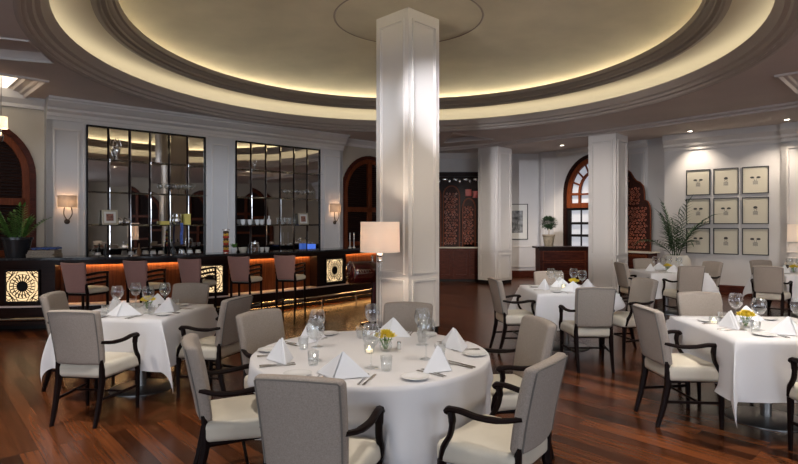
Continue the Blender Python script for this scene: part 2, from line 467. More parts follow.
# window-side skirting, cornices and panel mouldings
def profile_run(name, path, prof, m):
    b = MB(); b.sweep(path, prof); return struct(b.build(name, m))
corn = [(-.02, 3.44), (.03, 3.44), (.03, 3.50), (.06, 3.50), (.06, 3.56), (.12, 3.60), (.12, 3.64), (.16, 3.66), (.24, 3.73), (.24, 3.76), (.30, 3.76), (.30, 3.9), (-.02, 3.9)]
n_ = 1
profile_run('trim_1', [along(wA, wd, 0), wB], corn, 'trim')
profile_run('trim_2', [lA, lB], [(-.02, 3.62), (.04, 3.62), (.04, 3.68), (.12, 3.76), (.12, 3.9), (-.02, 3.9)], 'trim')
profile_run('trim_3', [rA, rB], [(-.02, 3.62), (.04, 3.62), (.04, 3.68), (.12, 3.76), (.12, 3.9), (-.02, 3.9)], 'trim')
profile_run('trim_4', [pA, pB], [(-.02, 3.42), (.04, 3.42), (.04, 3.48), (.10, 3.52), (.10, 3.57), (.2, 3.66), (.2, 3.9), (-.02, 3.9)], 'trim')
profile_run('trim_5', [qA, qB], [(-.02, 3.42), (.04, 3.42), (.04, 3.48), (.10, 3.52), (.10, 3.57), (.2, 3.66), (.2, 3.9), (-.02, 3.9)], 'trim')
profile_run('trim_6', [aA, aB], [(-.02, 3.62), (.04, 3.62), (.04, 3.66), (.10, 3.72), (.10, 3.9), (-.02, 3.9)], 'trim')
profile_run('trim_7', [bkL, (3.0, 16)], [(-.02, 3.55), (.04, 3.55), (.10, 3.66), (.10, 3.9), (-.02, 3.9)], 'trim')
bb = [(-.01, 0), (.03, 0), (.03, .17), (.015, .2), (-.01, .2)]
for nm, pth in (('baseboard_pictures', [pA, pB]), ('baseboard_back_right', [(3.0, 16.8), (4.3, 16.8)]), ('baseboard_right', [qA, qB]), ('baseboard_bar_right', [rA, rB]), ('baseboard_left', [lA, lB])):
    profile_run(nm, pth, bb, 'midwood')

def pilaster_panels(name, A, B, rects, w=.035, d=.025, m='trim'):
    b = MB(); 
    for (t0, t1, z0, z1) in rects:
        rectframe(b, t0, t1, z0, z1, w, d)
    o = b.build(name, m, mtx=wallM(A, B, 0, 0, 0), bevel=.006); return struct(o)
Lw = vlen(wA, wB)
m1 = vlen(wA, (-5.655, 9.85)); m1e = vlen(wA, (-4.016, WL(-4.016))); m2 = vlen(wA, (-3.52, WL(-3.52))); m2e = vlen(wA, (-1.91, WL(-1.91)))
pilaster_panels('trim_8', wA, wB, [(.10, m1-.10, 1.0, 3.30), (m1e+.14, m2-.14, 1.0, 3.30), (m2e+.12, Lw-.10, 1.0, 3.30), (m1-.05, m1e+.05, .97, 3.44), (m2-.05, m2e+.05, .97, 3.44)])
La = vlen(aA, aB)
pilaster_panels('trim_9', aA, aB, [(La-.50, La-.08, 1.0, 3.5), (La-.50, La-.08, .25, .9)])
pilaster_panels('trim_10', (4.30, 16.5), (4.70, 16.15), [(.08, .45, 1.0, 3.5), (.08, .45, .25, .9)])
pilaster_panels('trim_11', qA, qB, [(.10, .75, 1.0, 3.3), (.9, 2.2, 1.0, 3.3), (2.4, 4.0, 1.0, 3.3), (.1, .75, .25, .9), (.9, 2.2, .25, .9)])
pilaster_panels('trim_12', (3.0, 16.8), (4.3, 16.8), [(.1, 1.2, .3, .95)])

# ------------------------------------------------------------------ ceiling
circ = lambda r, n=96: [(C0.x+r*math.cos(2*PI*k/n), C0.y+r*math.sin(2*PI*k/n)) for k in range(n)]
def rrect(c, hx, hy, ang):
    ca, sa = math.cos(ang), math.sin(ang)
    return [(c[0]+x*ca-y*sa, c[1]+x*sa+y*ca) for x, y in ((-hx, -hy), (hx, -hy), (hx, hy), (-hx, hy))]
cofL = ((-6.80, 8.30), 1.0, 1.0, math.radians(45)); cofR = ((6.98, 8.0), 1.0, 1.0, math.radians(45))
spans = [((-5.55, 5.35), .55, .8, math.radians(38)), ((-2.6, 13.0+.0), .0, .0, 0)]
coffers = [((-6.1, 5.6), .9, .55, math.radians(28)), ((2.9, 13.05), .50, 1.0, math.radians(35)), ((5.3, 11.0), .01, .01, 0)]
ext = [(lA[0]-.2, -4.2), (rX+.3, -4.2), (rX+.3, 17.2), (lA[0]-.2, 17.2)]
shall = [((-6.35, 5.75), 1.1, .55, math.radians(20)), ((-3.6, 12.15-.95), .01, .01, 0)]
q1_ = [(-4.42, 6.50), (-4.68, 7.38), (-6.6, 6.7), (-6.3, 5.7)]; q2_ = [(1.30, 12.98), (2.40, 13.95), (1.20, 14.55)]
hs = [circ(4.70), rrect(*cofL), rrect(*cofR), q1_, q2_]
b = MB(); b.plate(ext, hs, .12, lambda x, y, w: Vector((x, y, CZ+w))); struct(b.build('ceiling', 'ceil'))
for q_ in (q1_, q2_):
    m_ = Vector((sum(p[0] for p in q_)/len(q_), sum(p[1] for p in q_)/len(q_)))
    b = MB(); b.plate([((p[0]-m_.x)*1.1+m_.x, (p[1]-m_.y)*1.1+m_.y) for p in q_], [], .05, lambda x, y, w: Vector((x, y, CZ+.121+w))); struct(b.build('trim_13', 'ceil'))
    b = MB(); b.tube([(p[0], p[1], CZ) for p in q_], .02, 6, closed=True); struct(b.build('trim_21', 'trim'))
# beams joining the columns
k1 = (.98, 16.7); 
beam = [(1.05, 16.0), (2.64, 15.0), (4.95, 12.9), (7.6, 9.7), (10.4, 6.3)]
b = MB(); b.sweep(beam, [(-.36, 3.70), (.36, 3.70), (.36, 3.74), (.42, 3.76), (.42, CZ+.02), (-.42, CZ+.02), (-.42, 3.76), (-.36, 3.74)]); struct(b.build('trim_14', 'ceil'))
def lathe_ring(name, prof, m, seg=128):
    b = MB(); b.lathe(prof, seg, (C0.x, C0.y, 0)); return struct(b.build(name, m, smooth=True))
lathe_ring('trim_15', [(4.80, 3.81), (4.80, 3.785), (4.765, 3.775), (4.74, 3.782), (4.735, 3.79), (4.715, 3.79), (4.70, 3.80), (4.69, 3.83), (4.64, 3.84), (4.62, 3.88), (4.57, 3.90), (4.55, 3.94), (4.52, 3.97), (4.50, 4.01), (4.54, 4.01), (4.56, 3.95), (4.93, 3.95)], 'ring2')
lathe_ring('trim_16', [(4.93, 3.95), (4.95, 4.12), (4.92, 4.20), (4.84, 4.25), (4.70, 4.265), (4.14, 4.265)], 'cove')
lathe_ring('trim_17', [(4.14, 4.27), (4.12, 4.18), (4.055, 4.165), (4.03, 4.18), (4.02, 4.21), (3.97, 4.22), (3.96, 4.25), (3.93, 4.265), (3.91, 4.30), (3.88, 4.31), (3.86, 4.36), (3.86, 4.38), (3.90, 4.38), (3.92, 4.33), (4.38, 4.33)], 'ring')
dome = [(4.38, 4.33), (4.40, 4.40)]+[(4.40*math.cos(a), 4.40+.262*math.sin(a)) for a in [PI/2*i/26 for i in range(1, 20)]]+[(1.11, 4.655), (1.105, 4.67), (1.085, 4.67), (1.08, 4.656), (.5, 4.66), (0, 4.66)]
lathe_ring('ceiling.001', dome, 'gold')
b = MB(); b.lathe([(1.11, 4.652), (1.095, 4.645), (1.08, 4.652)], 96, (C0.x, C0.y, 0)); struct(b.build('trim_18', 'ring', smooth=True))
b = MB(); b.lathe([(4.66, 4.0), (4.86, 4.0), (4.86, 3.985), (4.66, 3.985), (4.66, 4.0)], 128, (C0.x, C0.y, 0)); struct(b.build('trim_19', 'led'))
b = MB(); b.lathe([(4.335, 4.345), (4.355, 4.425), (4.365, 4.425), (4.345, 4.345), (4.335, 4.345)], 128, (C0.x, C0.y, 0)); struct(b.build('trim_20', 'led2'))

def lit_coffer(cof, i, label):
    c, hx, hy, a = cof
    r = empty('ceiling_light_box', (c[0], c[1], CZ), a, label, 'ceiling light', 'square backlit ceiling coffers')
    b = MB()
    prof = [(0, 0, 1.0), (.02, .06, 0), (.10, .08, 0), (.12, .14, 0), (.22, .17, 0), (.24, .24, 0), (.30, .25, 0)]
    steps = [(-.04, -.0), (-.04, -.03), (.0, -.03), (0.02, .02), (.06, .03), (.08, .06), (.16, .08), (.18, .12), (.22, .13)]
    rings = []
    for ins, z in steps:
        rings.append([b.bm.verts.new((sx*(hx-ins), sy*(hy-ins), z)) for sx, sy in ((-1, -1), (1, -1), (1, 1), (-1, 1))])
    for p, q in zip(rings, rings[1:]):
        for k in range(4): b.bm.faces.new((p[k], p[(k+1) % 4], q[(k+1) % 4], q[k]))
    b.build('moulded_frame', 'ceil', r)
    b = MB(); b.box((0, 0, .14), (2*(hx-.21), 2*(hy-.21), .02)); b.build('diffuser', 'sky', r)
lit_coffer(cofL, 0, 'glowing square ceiling coffer above the potted fern at far left')
lit_coffer(cofR, 1, 'glowing square ceiling coffer at the right edge above the picture wall')

# recessed downlights
def downlight(px, py, label, e=30, z=CZ, spot=95, aim=None, tone=(1, .86, .70)):
    Y = F*(z-H)/(HY-py); X = (px-CX)/F*Y
    r = empty('downlight', (X, Y, z), 0, label, 'downlight', 'recessed ceiling downlights')
    b = MB(); b.lathe([(.065, .002), (.068, -.006), (.055, -.008), (.05, .0), (.05, .03)], 20); b.build('trim_ring', 'trim', r, smooth=True)
    b = MB(); b.lathe([(0, -.003), (.048, -.003), (.048, .0)], 16); b.build('lamp_lens', 'downlight', r)
    rot = (0, 0, 0)
    l = light('SPOT', 'downlight_beam', (0, 0, -.03), e, tone, r, .05, rot, math.radians(spot), .8)
    if aim:
        d = Vector((aim[0]-X, aim[1]-Y, aim[2]-z)); l.rotation_euler = d.to_track_quat('-Z', 'Y').to_euler()
    return r
downlight(467, 155.5, 'small round downlight above the carved cabinet behind the centre column', 160)
downlight(562, 145.3, 'small round downlight left of the right-hand column, near the arched doorway', 200)
downlight(690, 131.2, 'small round downlight above the left end of the picture wall', 70, aim=(7.3, 12.95, 1.7))
downlight(787, 119.4, 'small round downlight above the right end of the picture wall', 90, aim=(8.0, 12.2, 1.2))
downlight(541, 156.5, 'small round downlight washing the narrow white pier beside the arched doorway', 220, z=3.74, aim=(4.45, 16.4, 1.5), spot=60)

# ------------------------------------------------------------------ columns
def column(x, y, top, label, s=.66):
    r = empty('column', (x, y, 0), PI/4, label, 'column')
    b = MB(); b.box((0, 0, .05), (s-.02, s-.02, .1)); b.build('plinth', 'black', r)
    b = MB(); b.box((0, 0, (top+.1)/2), (s, s, top-.1)); b.build('shaft', 'trim', r)
    b = MB()
    for k in range(4):
        Rm = Matrix.Rotation(k*PI/2, 4, 'Z')
        sub = MB(); 
        for z0, z1 in ((.16, .82), (.90, top-.14)):
            rectframe(sub, -s/2+.075, s/2-.075, z0, z1, .030, .022); rectframe(sub, -s/2+.115, s/2-.115, z0+.04, z1-.04, .012, .008)
        for f in sub.bm.faces: b.face([Rm @ (v.co+Vector((0, -s/2, 0))) for v in f.verts])
        sub.bm.free()
    b.build('panel_moulding', 'trim', r)
    return r
column(.13, 8.1, 4.655, 'tall white panelled square column in the centre under the dome')
column(2.64, 15.0, 3.70, 'white panelled column behind the room, right of the carved cabinet')
column(4.95, 12.9, 3.70, 'white panelled column right of the arched doorway, left of the carved screen')

# ------------------------------------------------------------------ arched doorway
def doorway():
    r = bpy.data.objects.new('door_1', None); COL.objects.link(r); r.matrix_world = wallM(aA, aB, 1.18, 0, -.02); struct(r)
    hf, sp, ap = .96, 2.5, 3.6
    b = MB(); archband(b, hf, sp, ap, .10, -.07, .08, .02); b.build('door_casing', 'darkwood', r)
    b = MB(); archband(b, hf-.10, sp, ap-.10, .13, -.03, .05, 2.20)
    archband(b, hf-.47, sp, ap-.47, .06, -.03, .05, 2.2)
    for k in range(9):
        a = PI*k/8; x0, x1 = (hf-.5)*math.cos(a), (hf-.18)*math.cos(a); z0, z1 = sp+(ap-sp-.5)*math.sin(a), sp+(ap-sp-.18)*math.sin(a)
        b.tube([(x0, .01, z0), (x1, .01, z1)], .028, 6)
    b.box((0, .01, 2.16), (2*hf-.2, .1, .14)); b.box((0, .01, 2.48), (2*hf-.3, .06, .05))
    b.build('fanlight_frame', 'doorwood', r)
    b = MB()
    for x in (-.80, -.02, .02, .80): b.box((x, .02, 1.06), (.10, .06, 2.08))
    for s in (-1, 1):
        for z in (.35, .95, 1.30, 1.65, 2.06): b.box((s*.42, .02, z), (.84, .05, .07 if z > .4 else .6))
        b.box((s*.42, .02, 1.5), (.03, .04, 1.2))
    b.build('door_leaf', 'black', r)
    b = MB(); b.plate(archpts(0, hf-.12, sp, ap-.12, 18, .9), [], .01, lambda x, y, w: Vector((x, .05+w, y))); b.build('glass_panes', 'pane', r)
    b = MB(); b.tube([(.08, -.05, 1.0), (.08, -.05, 1.3)], .012, 8); b.build('door_handle', 'brass', r)
doorway()

# ------------------------------------------------------------------ mirrors behind the bar
def mirror(ts, te, label, shelves):
    L = te-ts; z0, z1 = 1.0, 3.40; nc, nr = 6, 4; cw = L/nc; ch = (z1-z0)/nr
    r = bpy.data.objects.new('mirror', None); COL.objects.link(r); r.matrix_world = wallM(wA, wB, ts, 0, .0)
    tag(r, label, 'mirror')
    b = MB(); rectframe(b, -.0, L, z0-.02, z1+.015, .024, .04); b.box((L/2, -.002, (z0+z1)/2), (L, .004, z1-z0)); b.build('frame', 'black', r)
    for i in range(nc):
        for j in range(nr):
            g = .007; x0 = .012+i*cw+g; x1 = (i+1)*cw-g-.004; a0 = z0+j*ch+g; a1 = z0+(j+1)*ch-g; bv = .012
            b = MB(); y = -.008
            t1 = R.uniform(-.0025, .0025); t2 = R.uniform(-.002, .002)
            o = [(x0, y, a0), (x1, y, a0), (x1, y, a1), (x0, y, a1)]
            q = [(x0+bv, y-.004-t1-t2, a0+bv), (x1-bv, y-.004+t1-t2, a0+bv), (x1-bv, y-.004+t1+t2, a1-bv), (x0+bv, y-.004-t1+t2, a1-bv)]
            b.face(q)
            for k in range(4): b.face([o[k], o[(k+1) % 4], q[(k+1) % 4], q[k]])
            b.build('mirror_pane', 'mirror', r)
    b = MB()
    for i in range(1, nc): b.box((i*cw+.004, -.015, (z0+z1)/2), (.008, .02, z1-z0))
    b.build('upright', 'darkwood', r)
    for (x0, x1, z) in shelves:
        b = MB(); b.box(((x0+x1)/2, -.11, z), (x1-x0, .20, .010)); b.build('glass_shelf', 'glass', r)
    return r
MS = (1.6, 2.2, 2.8)
mirror(m1, m1e, 'large left mirror of dark-edged square panes behind the bar', [(.03, m1e-m1-.03, z) for z in MS])
mirror(m2, m2e, 'large right mirror of dark-edged square panes behind the bar, left of the far sconce', [(.03, m2e-m2-.03, z) for z in MS])

def onwall(px, wofs=.11):
    """point on a line parallel to the bar wall, wofs in front of it, seen at column px"""
    k = (px-CX)/F; A = (wA[0]+wn.x*wofs, wA[1]+wn.y*wofs)
    # A + d t = k*Y
    t = (k*A[1]-A[0])/(wd.x-k*wd.y)
    return A[0]+wd.x*t, A[1]+wd.y*t, t
WANG = math.atan2(wd.y, wd.x)

# back counter
b = MB(); b.sweep([along(wA, wd, .02), along(wB, wd, -.02)], [(.001, 0), (.42, 0), (.42, .92), (.001, .92)])
bc = empty('back_counter', (0, 0, 0), 0, 'long dark counter running under the two mirrors behind the bar', 'counter')
b.build('cabinet_body', 'darkwood', bc)
b = MB(); b.sweep([along(wA, wd, .02), along(wB, wd, -.02)], [(.001, .92), (.45, .92), (.45, .955), (.001, .955)]); b.build('counter_top', 'stone', bc)

# ------------------------------------------------------------------ shelf and counter objects
def lathe_obj(name, prof, m, loc, rz, label, cat, group=None, seg=16):
    b = MB(); b.lathe(prof, seg); o = b.build(name, m, smooth=True); o.location = loc; o.rotation_euler = (0, 0, rz); return tag(o, label, cat, group)
GL = [(0, .0), (.032, .002), (.034, .004), (.008, .010), (.0035, .02), (.0035, .085), (.006, .092), (.025, .105), (.040, .130), (.043, .155), (.038, .180), (.032, .195),
      (.031, .195), (.037, .180), (.042, .155), (.039, .131), (.024, .107), (.0, .098)]
def glass_small(px, z, label, wofs=.11, s=1.12, group='glasses on the mirror shelves'):
    X, Y, t = onwall(px, wofs); b = MB(); b.lathe([(r*s, q*s) for r, q in GL], 14); o = b.build('wine_glass', 'glass', smooth='full'); o.location = (X, Y, z+.006)
    tag(o, label, 'glass', group); return o
ords = ['first', 'second', 'third', 'fourth', 'fifth', 'sixth', 'seventh', 'eighth', 'ninth', 'tenth', 'eleventh', 'twelfth']
for i, px in enumerate((163, 170, 176, 182, 187.5, 193)):
    glass_small(px, 2.2, 'stemmed glass on the upper shelf of the left mirror, %s from the left' % ords[i])
for i, px in enumerate((285, 291, 296, 302, 307, 312)):
    glass_small(px, 2.2, 'stemmed glass on the upper shelf of the right mirror, %s from the left' % ords[i])
def frame_photo(px, z, label, w=.26, h=.27):
    X, Y, t = onwall(px, .12)
    r = empty('photo_frame', (X, Y, z), WANG, label, 'picture frame')
    T = Matrix.Rotation(math.radians(-8), 4, 'X')
    b = MB(); rectframe(b, -w/2, w/2, 0, h, .03, .02); b.build('frame', 'goldframe', r, mtx=T)
    b = MB(); b.box((0, -.006, h/2), (w-.05, .006, h-.05)); b.build('mount', 'matte_white', r, mtx=T)
    b = MB(); b.box((0, -.012, h/2), (w-.14, .006, h-.14)); b.build('photo', 'photo', r, mtx=T)
frame_photo(110, 1.606, 'small framed photo on the middle shelf of the left mirror')
frame_photo(303.5, 1.606, 'small framed photo on the middle shelf of the right mirror', .26, .27)
def silver_ornament(px, z, label, s=1):
    X, Y, t = onwall(px, .11)
    r = empty('silver_ornament', (X, Y, z), WANG, label, 'ornament')
    b = MB(); b.lathe([(0, 0), (.07*s, 0), (.07*s, .015*s), (.02*s, .03*s), (.03*s, .06*s), (.08*s, .13*s), (.085*s, .17*s), (.05*s, .2*s), (.03*s, .22*s), (.0, .22*s)], 16); b.build('urn', 'silver', r, smooth=True); r.scale = (.62, .62, 1)
    for q in (-1, 1):
        b = MB(); b.tube(smoothpath([(q*.05*s, 0, .18*s), (q*.11*s, 0, .22*s), (q*.08*s, 0, .32*s), (q*.02*s, 0, .38*s)]), .010*s, 8); b.build('handle', 'silver', r, smooth=True)
    b = MB(); b.sphere((0, 0, .25*s), .03*s); b.build('finial', 'silver', r, smooth=True)
silver_ornament(117, 2.806, 'twin-handled silver ornament on the top shelf of the left mirror', 1.05)
silver_ornament(255, 2.806, 'twin-handled silver ornament on the top shelf of the right mirror', .62)
for i, px in enumerate((120, 127)):
    X, Y, t = onwall(px, .1)
    b = MB(); b.sphere((0, 0, .05), .05, 8, 5, (1.2, .8, 1)); b.tube(smoothpath([(-.05, 0, .05), (0, 0, .13), (.06, 0, .06)]), .008)
    o = b.build('silver_bird', 'silver', smooth=True); o.location = (X, Y, 1.606); tag(o, 'small silver figure right of the framed photo on the left mirror, %s of the pair' % ('left' if i == 0 else 'right'), 'ornament')
def boxobj(name, px, z, size, m, label, cat, wofs=.1):
    X, Y, t = onwall(px, wofs); b = MB(); b.rbox((size[0]/2, size[1]/2, size[2]/2), .006, 2); o = b.build(name, m, smooth=True); o.location = (X, Y, z+size[2]/2); o.rotation_euler = (0, 0, WANG); return tag(o, label, cat)
boxobj('gift_box', 164.5, 1.606, (.16, .09, .07), 'yellow', 'low yellow box on the middle shelf of the left mirror', 'box')
boxobj('gift_box.001', 187, 1.606, (.12, .09, .22), 'yellow', 'tall yellow box on the middle shelf of the left mirror', 'box')
lathe_obj('silver_jar', [(0, 0), (.06, 0), (.09, .06), (.08, .12), (.03, .16), (.03, .2), (.05, .22), (0, .22)], 'silver', (*onwall(177, .1)[:2], 1.606), 0, 'round silver jar between the two yellow boxes on the mirror shelf', 'jar')
X, Y, t = onwall(181.5, .23); b = MB(); b.tube(smoothpath([(0, 0, .0), (.01, 0, -.12), (-.005, 0, -.26), (.01, 0, -.42)]), [.03]*16, 6, .25); o = b.build('blue_ribbon', 'blue', smooth=True); o.location = (X, Y, 1.64); tag(o, 'blue and white striped ribbon hanging from the left mirror shelf', 'ribbon')
cup = [(0, 0), (.025, 0), (.04, .03), (.045, .08), (.042, .08), (.036, .03), (0, .01)]
for i, px in enumerate((243, 250, 257.5, 262)):
    lathe_obj('white_cup', [(r*1.2, z*1.4) for r, z in cup], 'china', (*onwall(px, .1)[:2], 1.606), 0, 'small white cup on the middle shelf of the right mirror, %s from the left' % ords[i], 'cup', 'white cups on the mirror shelf')
lathe_obj('white_bottle', [(0, 0), (.045, 0), (.05, .1), (.02, .14), (.018, .2), (0, .2)], 'china', (*onwall(269, .1)[:2], 1.606), 0, 'white bottle at the right end of the cups on the mirror shelf', 'bottle')
for i, px in enumerate((282, 289, 294)):
    lathe_obj('tall_glass', [(0, 0), (.022, 0), (.03, .16), (.028, .16), (.02, .01), (0, .01)], 'glass', (*onwall(px, .1)[:2], 1.606), 0, 'narrow clear glass left of the framed photo on the right mirror, %s from the left' % ords[i], 'glass', 'narrow glasses on the mirror shelf')
boxobj('blue_screen', 311.5, .956, (.16, .12, .20), 'blueglass', 'glowing blue box at the right end of the back counter', 'box', .2)
# objects on the back counter
bt = [(0, 0), (.036, 0), (.038, .15), (.030, .19), (.013, .22), (.012, .29), (.014, .30), (0, .30)]
jar = [(0, 0), (.05, 0), (.055, .10), (.045, .13), (.045, .15), (0, .15)]
for i, (px, kind, m) in enumerate(((93, 0, 'glass'), (98, 1, 'china'), (105.5, 0, 'pot'), (131, 1, 'china'), (139, 0, 'caramel'), (146, 1, 'marble'), (153, 1, 'china'), (161, 1, 'marble'), (173, 0, 'pot'), (182, 1, 'silver'), (190, 1, 'china'), (198, 1, 'marble'))):
    lathe_obj('counter_bottle' if kind == 0 else 'counter_jar', bt if kind == 0 else jar, m, (*onwall(px, .25)[:2], .956), 0, '%s on the back counter under the left mirror, %s from the left' % ('slim bottle' if kind == 0 else 'squat pale jar', ords[i]) , 'bottle' if kind == 0 else 'jar', 'bottles and jars under the left mirror')
for i, px in enumerate((242, 275, 288, 300)):
    lathe_obj('counter_tray', [(0, 0), (.12, 0), (.15, .02), (.14, .03), (0, .012)], 'marble', (*onwall(px, .25)[:2], .956), 0, 'pale shallow dish on the back counter under the right mirror, %s from the left' % ords[i], 'dish', 'dishes under the right mirror')

# ------------------------------------------------------------------ sconces and lamps
def sconce(px, label, W=(wA, wB), ztop=2.12):
    X, Y, t = onwall(px, 0); r = bpy.data.objects.new('wall_sconce', None); COL.objects.link(r)
    r.matrix_world = wallM(wA, wB, t, 0, .0); tag(r, label, 'wall lamp', 'wall sconces')
    b = MB(); T = Matrix.Translation((0, -.012, 1.66)) @ Matrix.Rotation(PI/2, 4, 'X'); b.lathe([(0, -.012), (.045, -.012), (.045, .0), (.03, .015), (0, .02)], 20, mtx=T); b.build('back_plate', 'bronze', r, smooth=True)
    for s in (-1, 1):
        b = MB(); b.tube(smoothpath([(0, -.03, 1.66), (s*.02, -.07, 1.70), (s*.065, -.09, 1.80), (s*.05, -.08, 1.93)]), .009, 8); b.build('arm', 'bronze', r, smooth=True)
    b = MB(); b.lathe([(.150, 1.91), (.150, ztop)], 24, (0, -.015, 0), PI, 2*PI); o = b.build('lamp_shade', 'shade2', r, smooth=True)
    light('POINT', 'sconce_bulb', (0, -.08, 2.0), 1.3, (1, .62, .34), r, .03)
sconce(67, 'half-round sconce on the white pier left of the left mirror')
sconce(334.5, 'half-round sconce on the pier right of the right mirror')

def floor_lamp():
    r = empty('floor_lamp', (-.245, 7.05, 0), 0, 'floor lamp with cream drum shade on a clear glass stem beside the centre column', 'lamp')
    b = MB(); b.lathe([(0, 0), (.14, 0), (.14, .02), (.03, .035), (0, .035)], 28); b.build('base', 'silver', r, smooth=True)
    b = MB(); b.lathe([(0, .035), (.028, .035), (.024, .3), (.028, .6), (.022, .9), (.028, 1.13), (0, 1.13)], 16); b.build('glass_stem', 'glass', r, smooth=True)
    for z in (.05, 1.14): 
        b = MB(); b.lathe([(0, z-.02), (.035, z-.02), (.042, z), (.035, z+.02), (0, z+.02)], 16); b.build('collar', 'silver', r, smooth=True)
    b = MB()
    b.sphere((0, 0, 1.21), .045); b.tube([(0, 0, 1.15), (0, 0, 1.45)], .010); b.build('lamp_socket', 'silver', r, smooth=True)
    b = MB(); b.lathe([(.257, 1.25), (.252, 1.64), (.249, 1.64), (.254, 1.25)], 40); b.build('lamp_shade', 'shade', r, smooth=True)
    b = MB()
    for k in range(3):
        a = 2*PI*k/3; b.tube([(0, 0, 1.58), (.24*math.cos(a), .24*math.sin(a), 1.60)], .004, 6)
    b.build('shade_spider', 'steel', r)
    light('POINT', 'lamp_bulb', (0, 0, 1.45), 26, (1, .86, .70), r, .05)
floor_lamp()

def pendant():
    Y = 8.3; X = (1-CX)/F*Y
    r = empty('pendant_lamp', (X, Y, 0), 0, 'small shaded pendant lamp cut by the upper left edge of the picture', 'lamp')
    b = MB(); b.lathe([(.09, 3.07), (.085, 3.25)], 20); b.build('lamp_shade', 'shade', r, smooth=True)
    b = MB(); b.tube([(0, 0, 2.98), (0, 0, 4.05)], .008); b.lathe([(0, 2.86), (.02, 2.88), (.04, 2.95), (.015, 3.0), (0, 3.02)], 12); b.build('stem', 'silver', r, smooth=True)
    light('POINT', 'pendant_bulb', (0, 0, 3.16), 5, (1, .75, .5), r, .03)
pendant()

# ------------------------------------------------------------------ bar
def BY(X):
    if X < -5.99: return 8.18+.057*(X+5.99)
    u = X+5.99; return 8.18+.057*u+.122*u*u
def bslope(X): return .057 if X < -5.99 else .057+.244*(X+5.99)
bxs = [-7.9+i*.1 for i in range(80)]
bpath = [(x, BY(x)) for x in bxs]
def barpt(px, o=.12):
    """X on the bar front (offset o behind the counter edge) seen at px"""
    lo, hi = -7.8, .1
    for _ in range(50):
        mid = (lo+hi)/2; a = math.atan(bslope(mid)); x = mid-math.sin(a)*o; y = BY(mid)+math.cos(a)*o
        if x/y < (px-CX)/F: lo = mid
        else: hi = mid
    return lo
def sub(x0, x1, st=.08):
    n = max(2, int((x1-x0)/st)); return [(x0+(x1-x0)*i/n, BY(x0+(x1-x0)*i/n)) for i in range(n+1)]
bar = empty('bar_counter', (0, 0, 0), 0, 'long curved dark wooden bar with black stone top and backlit lattice squares', 'bar')
XE = .05
# sweep offsets: right of travel (+) = towards the camera, since travel is left to right
b = MB(); b.sweep(sub(-7.9, XE), [(0, 1.065), (0, 1.10), (-.62, 1.10), (-.62, 1.065)]); b.build('stone_top', 'stone', bar)
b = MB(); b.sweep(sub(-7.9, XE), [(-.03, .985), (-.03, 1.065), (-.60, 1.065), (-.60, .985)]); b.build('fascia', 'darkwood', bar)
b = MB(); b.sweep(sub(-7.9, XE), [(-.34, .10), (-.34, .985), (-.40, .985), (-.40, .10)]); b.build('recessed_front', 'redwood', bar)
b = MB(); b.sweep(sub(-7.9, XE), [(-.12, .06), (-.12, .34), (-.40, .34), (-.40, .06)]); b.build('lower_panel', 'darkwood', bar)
b = MB(); b.sweep(sub(-7.9, XE), [(-.10, .34), (-.10, .365), (-.34, .365), (-.34, .34)]); b.build('ledge', 'ledge', bar)
b = MB(); b.sweep(sub(-7.9, XE), [(.02, .10), (.02, .14), (-.12, .14), (-.12, .10)]); b.build('step', 'darkwood', bar)
b = MB(); b.sweep(sub(-7.9, XE), [(-.2, 0), (-.2, .10), (-.4, .10), (-.4, 0)]); b.build('kick_board', 'black', bar)
b = MB(); b.sweep(sub(barpt(225), XE), [(-.02, .092), (-.02, .10), (-.05, .10), (-.05, .092)]); b.build('floor_light_strip', emis('floor_led', (1, .5, .16), 7), bar)
grp = [(-1, 55), (190.5, 228.5), (317, 346)]
segs = []
for a, c in grp:
    x0, x1 = barpt(a) if a > 0 else -7.85, barpt(c)
    b = MB(); b.sweep(sub(x0, x1, .05), [(-.12, .34), (-.12, .985), (-.345, .985), (-.345, .34)]); b.build('bar_pier', 'darkwood', bar); segs.append((x0, x1))
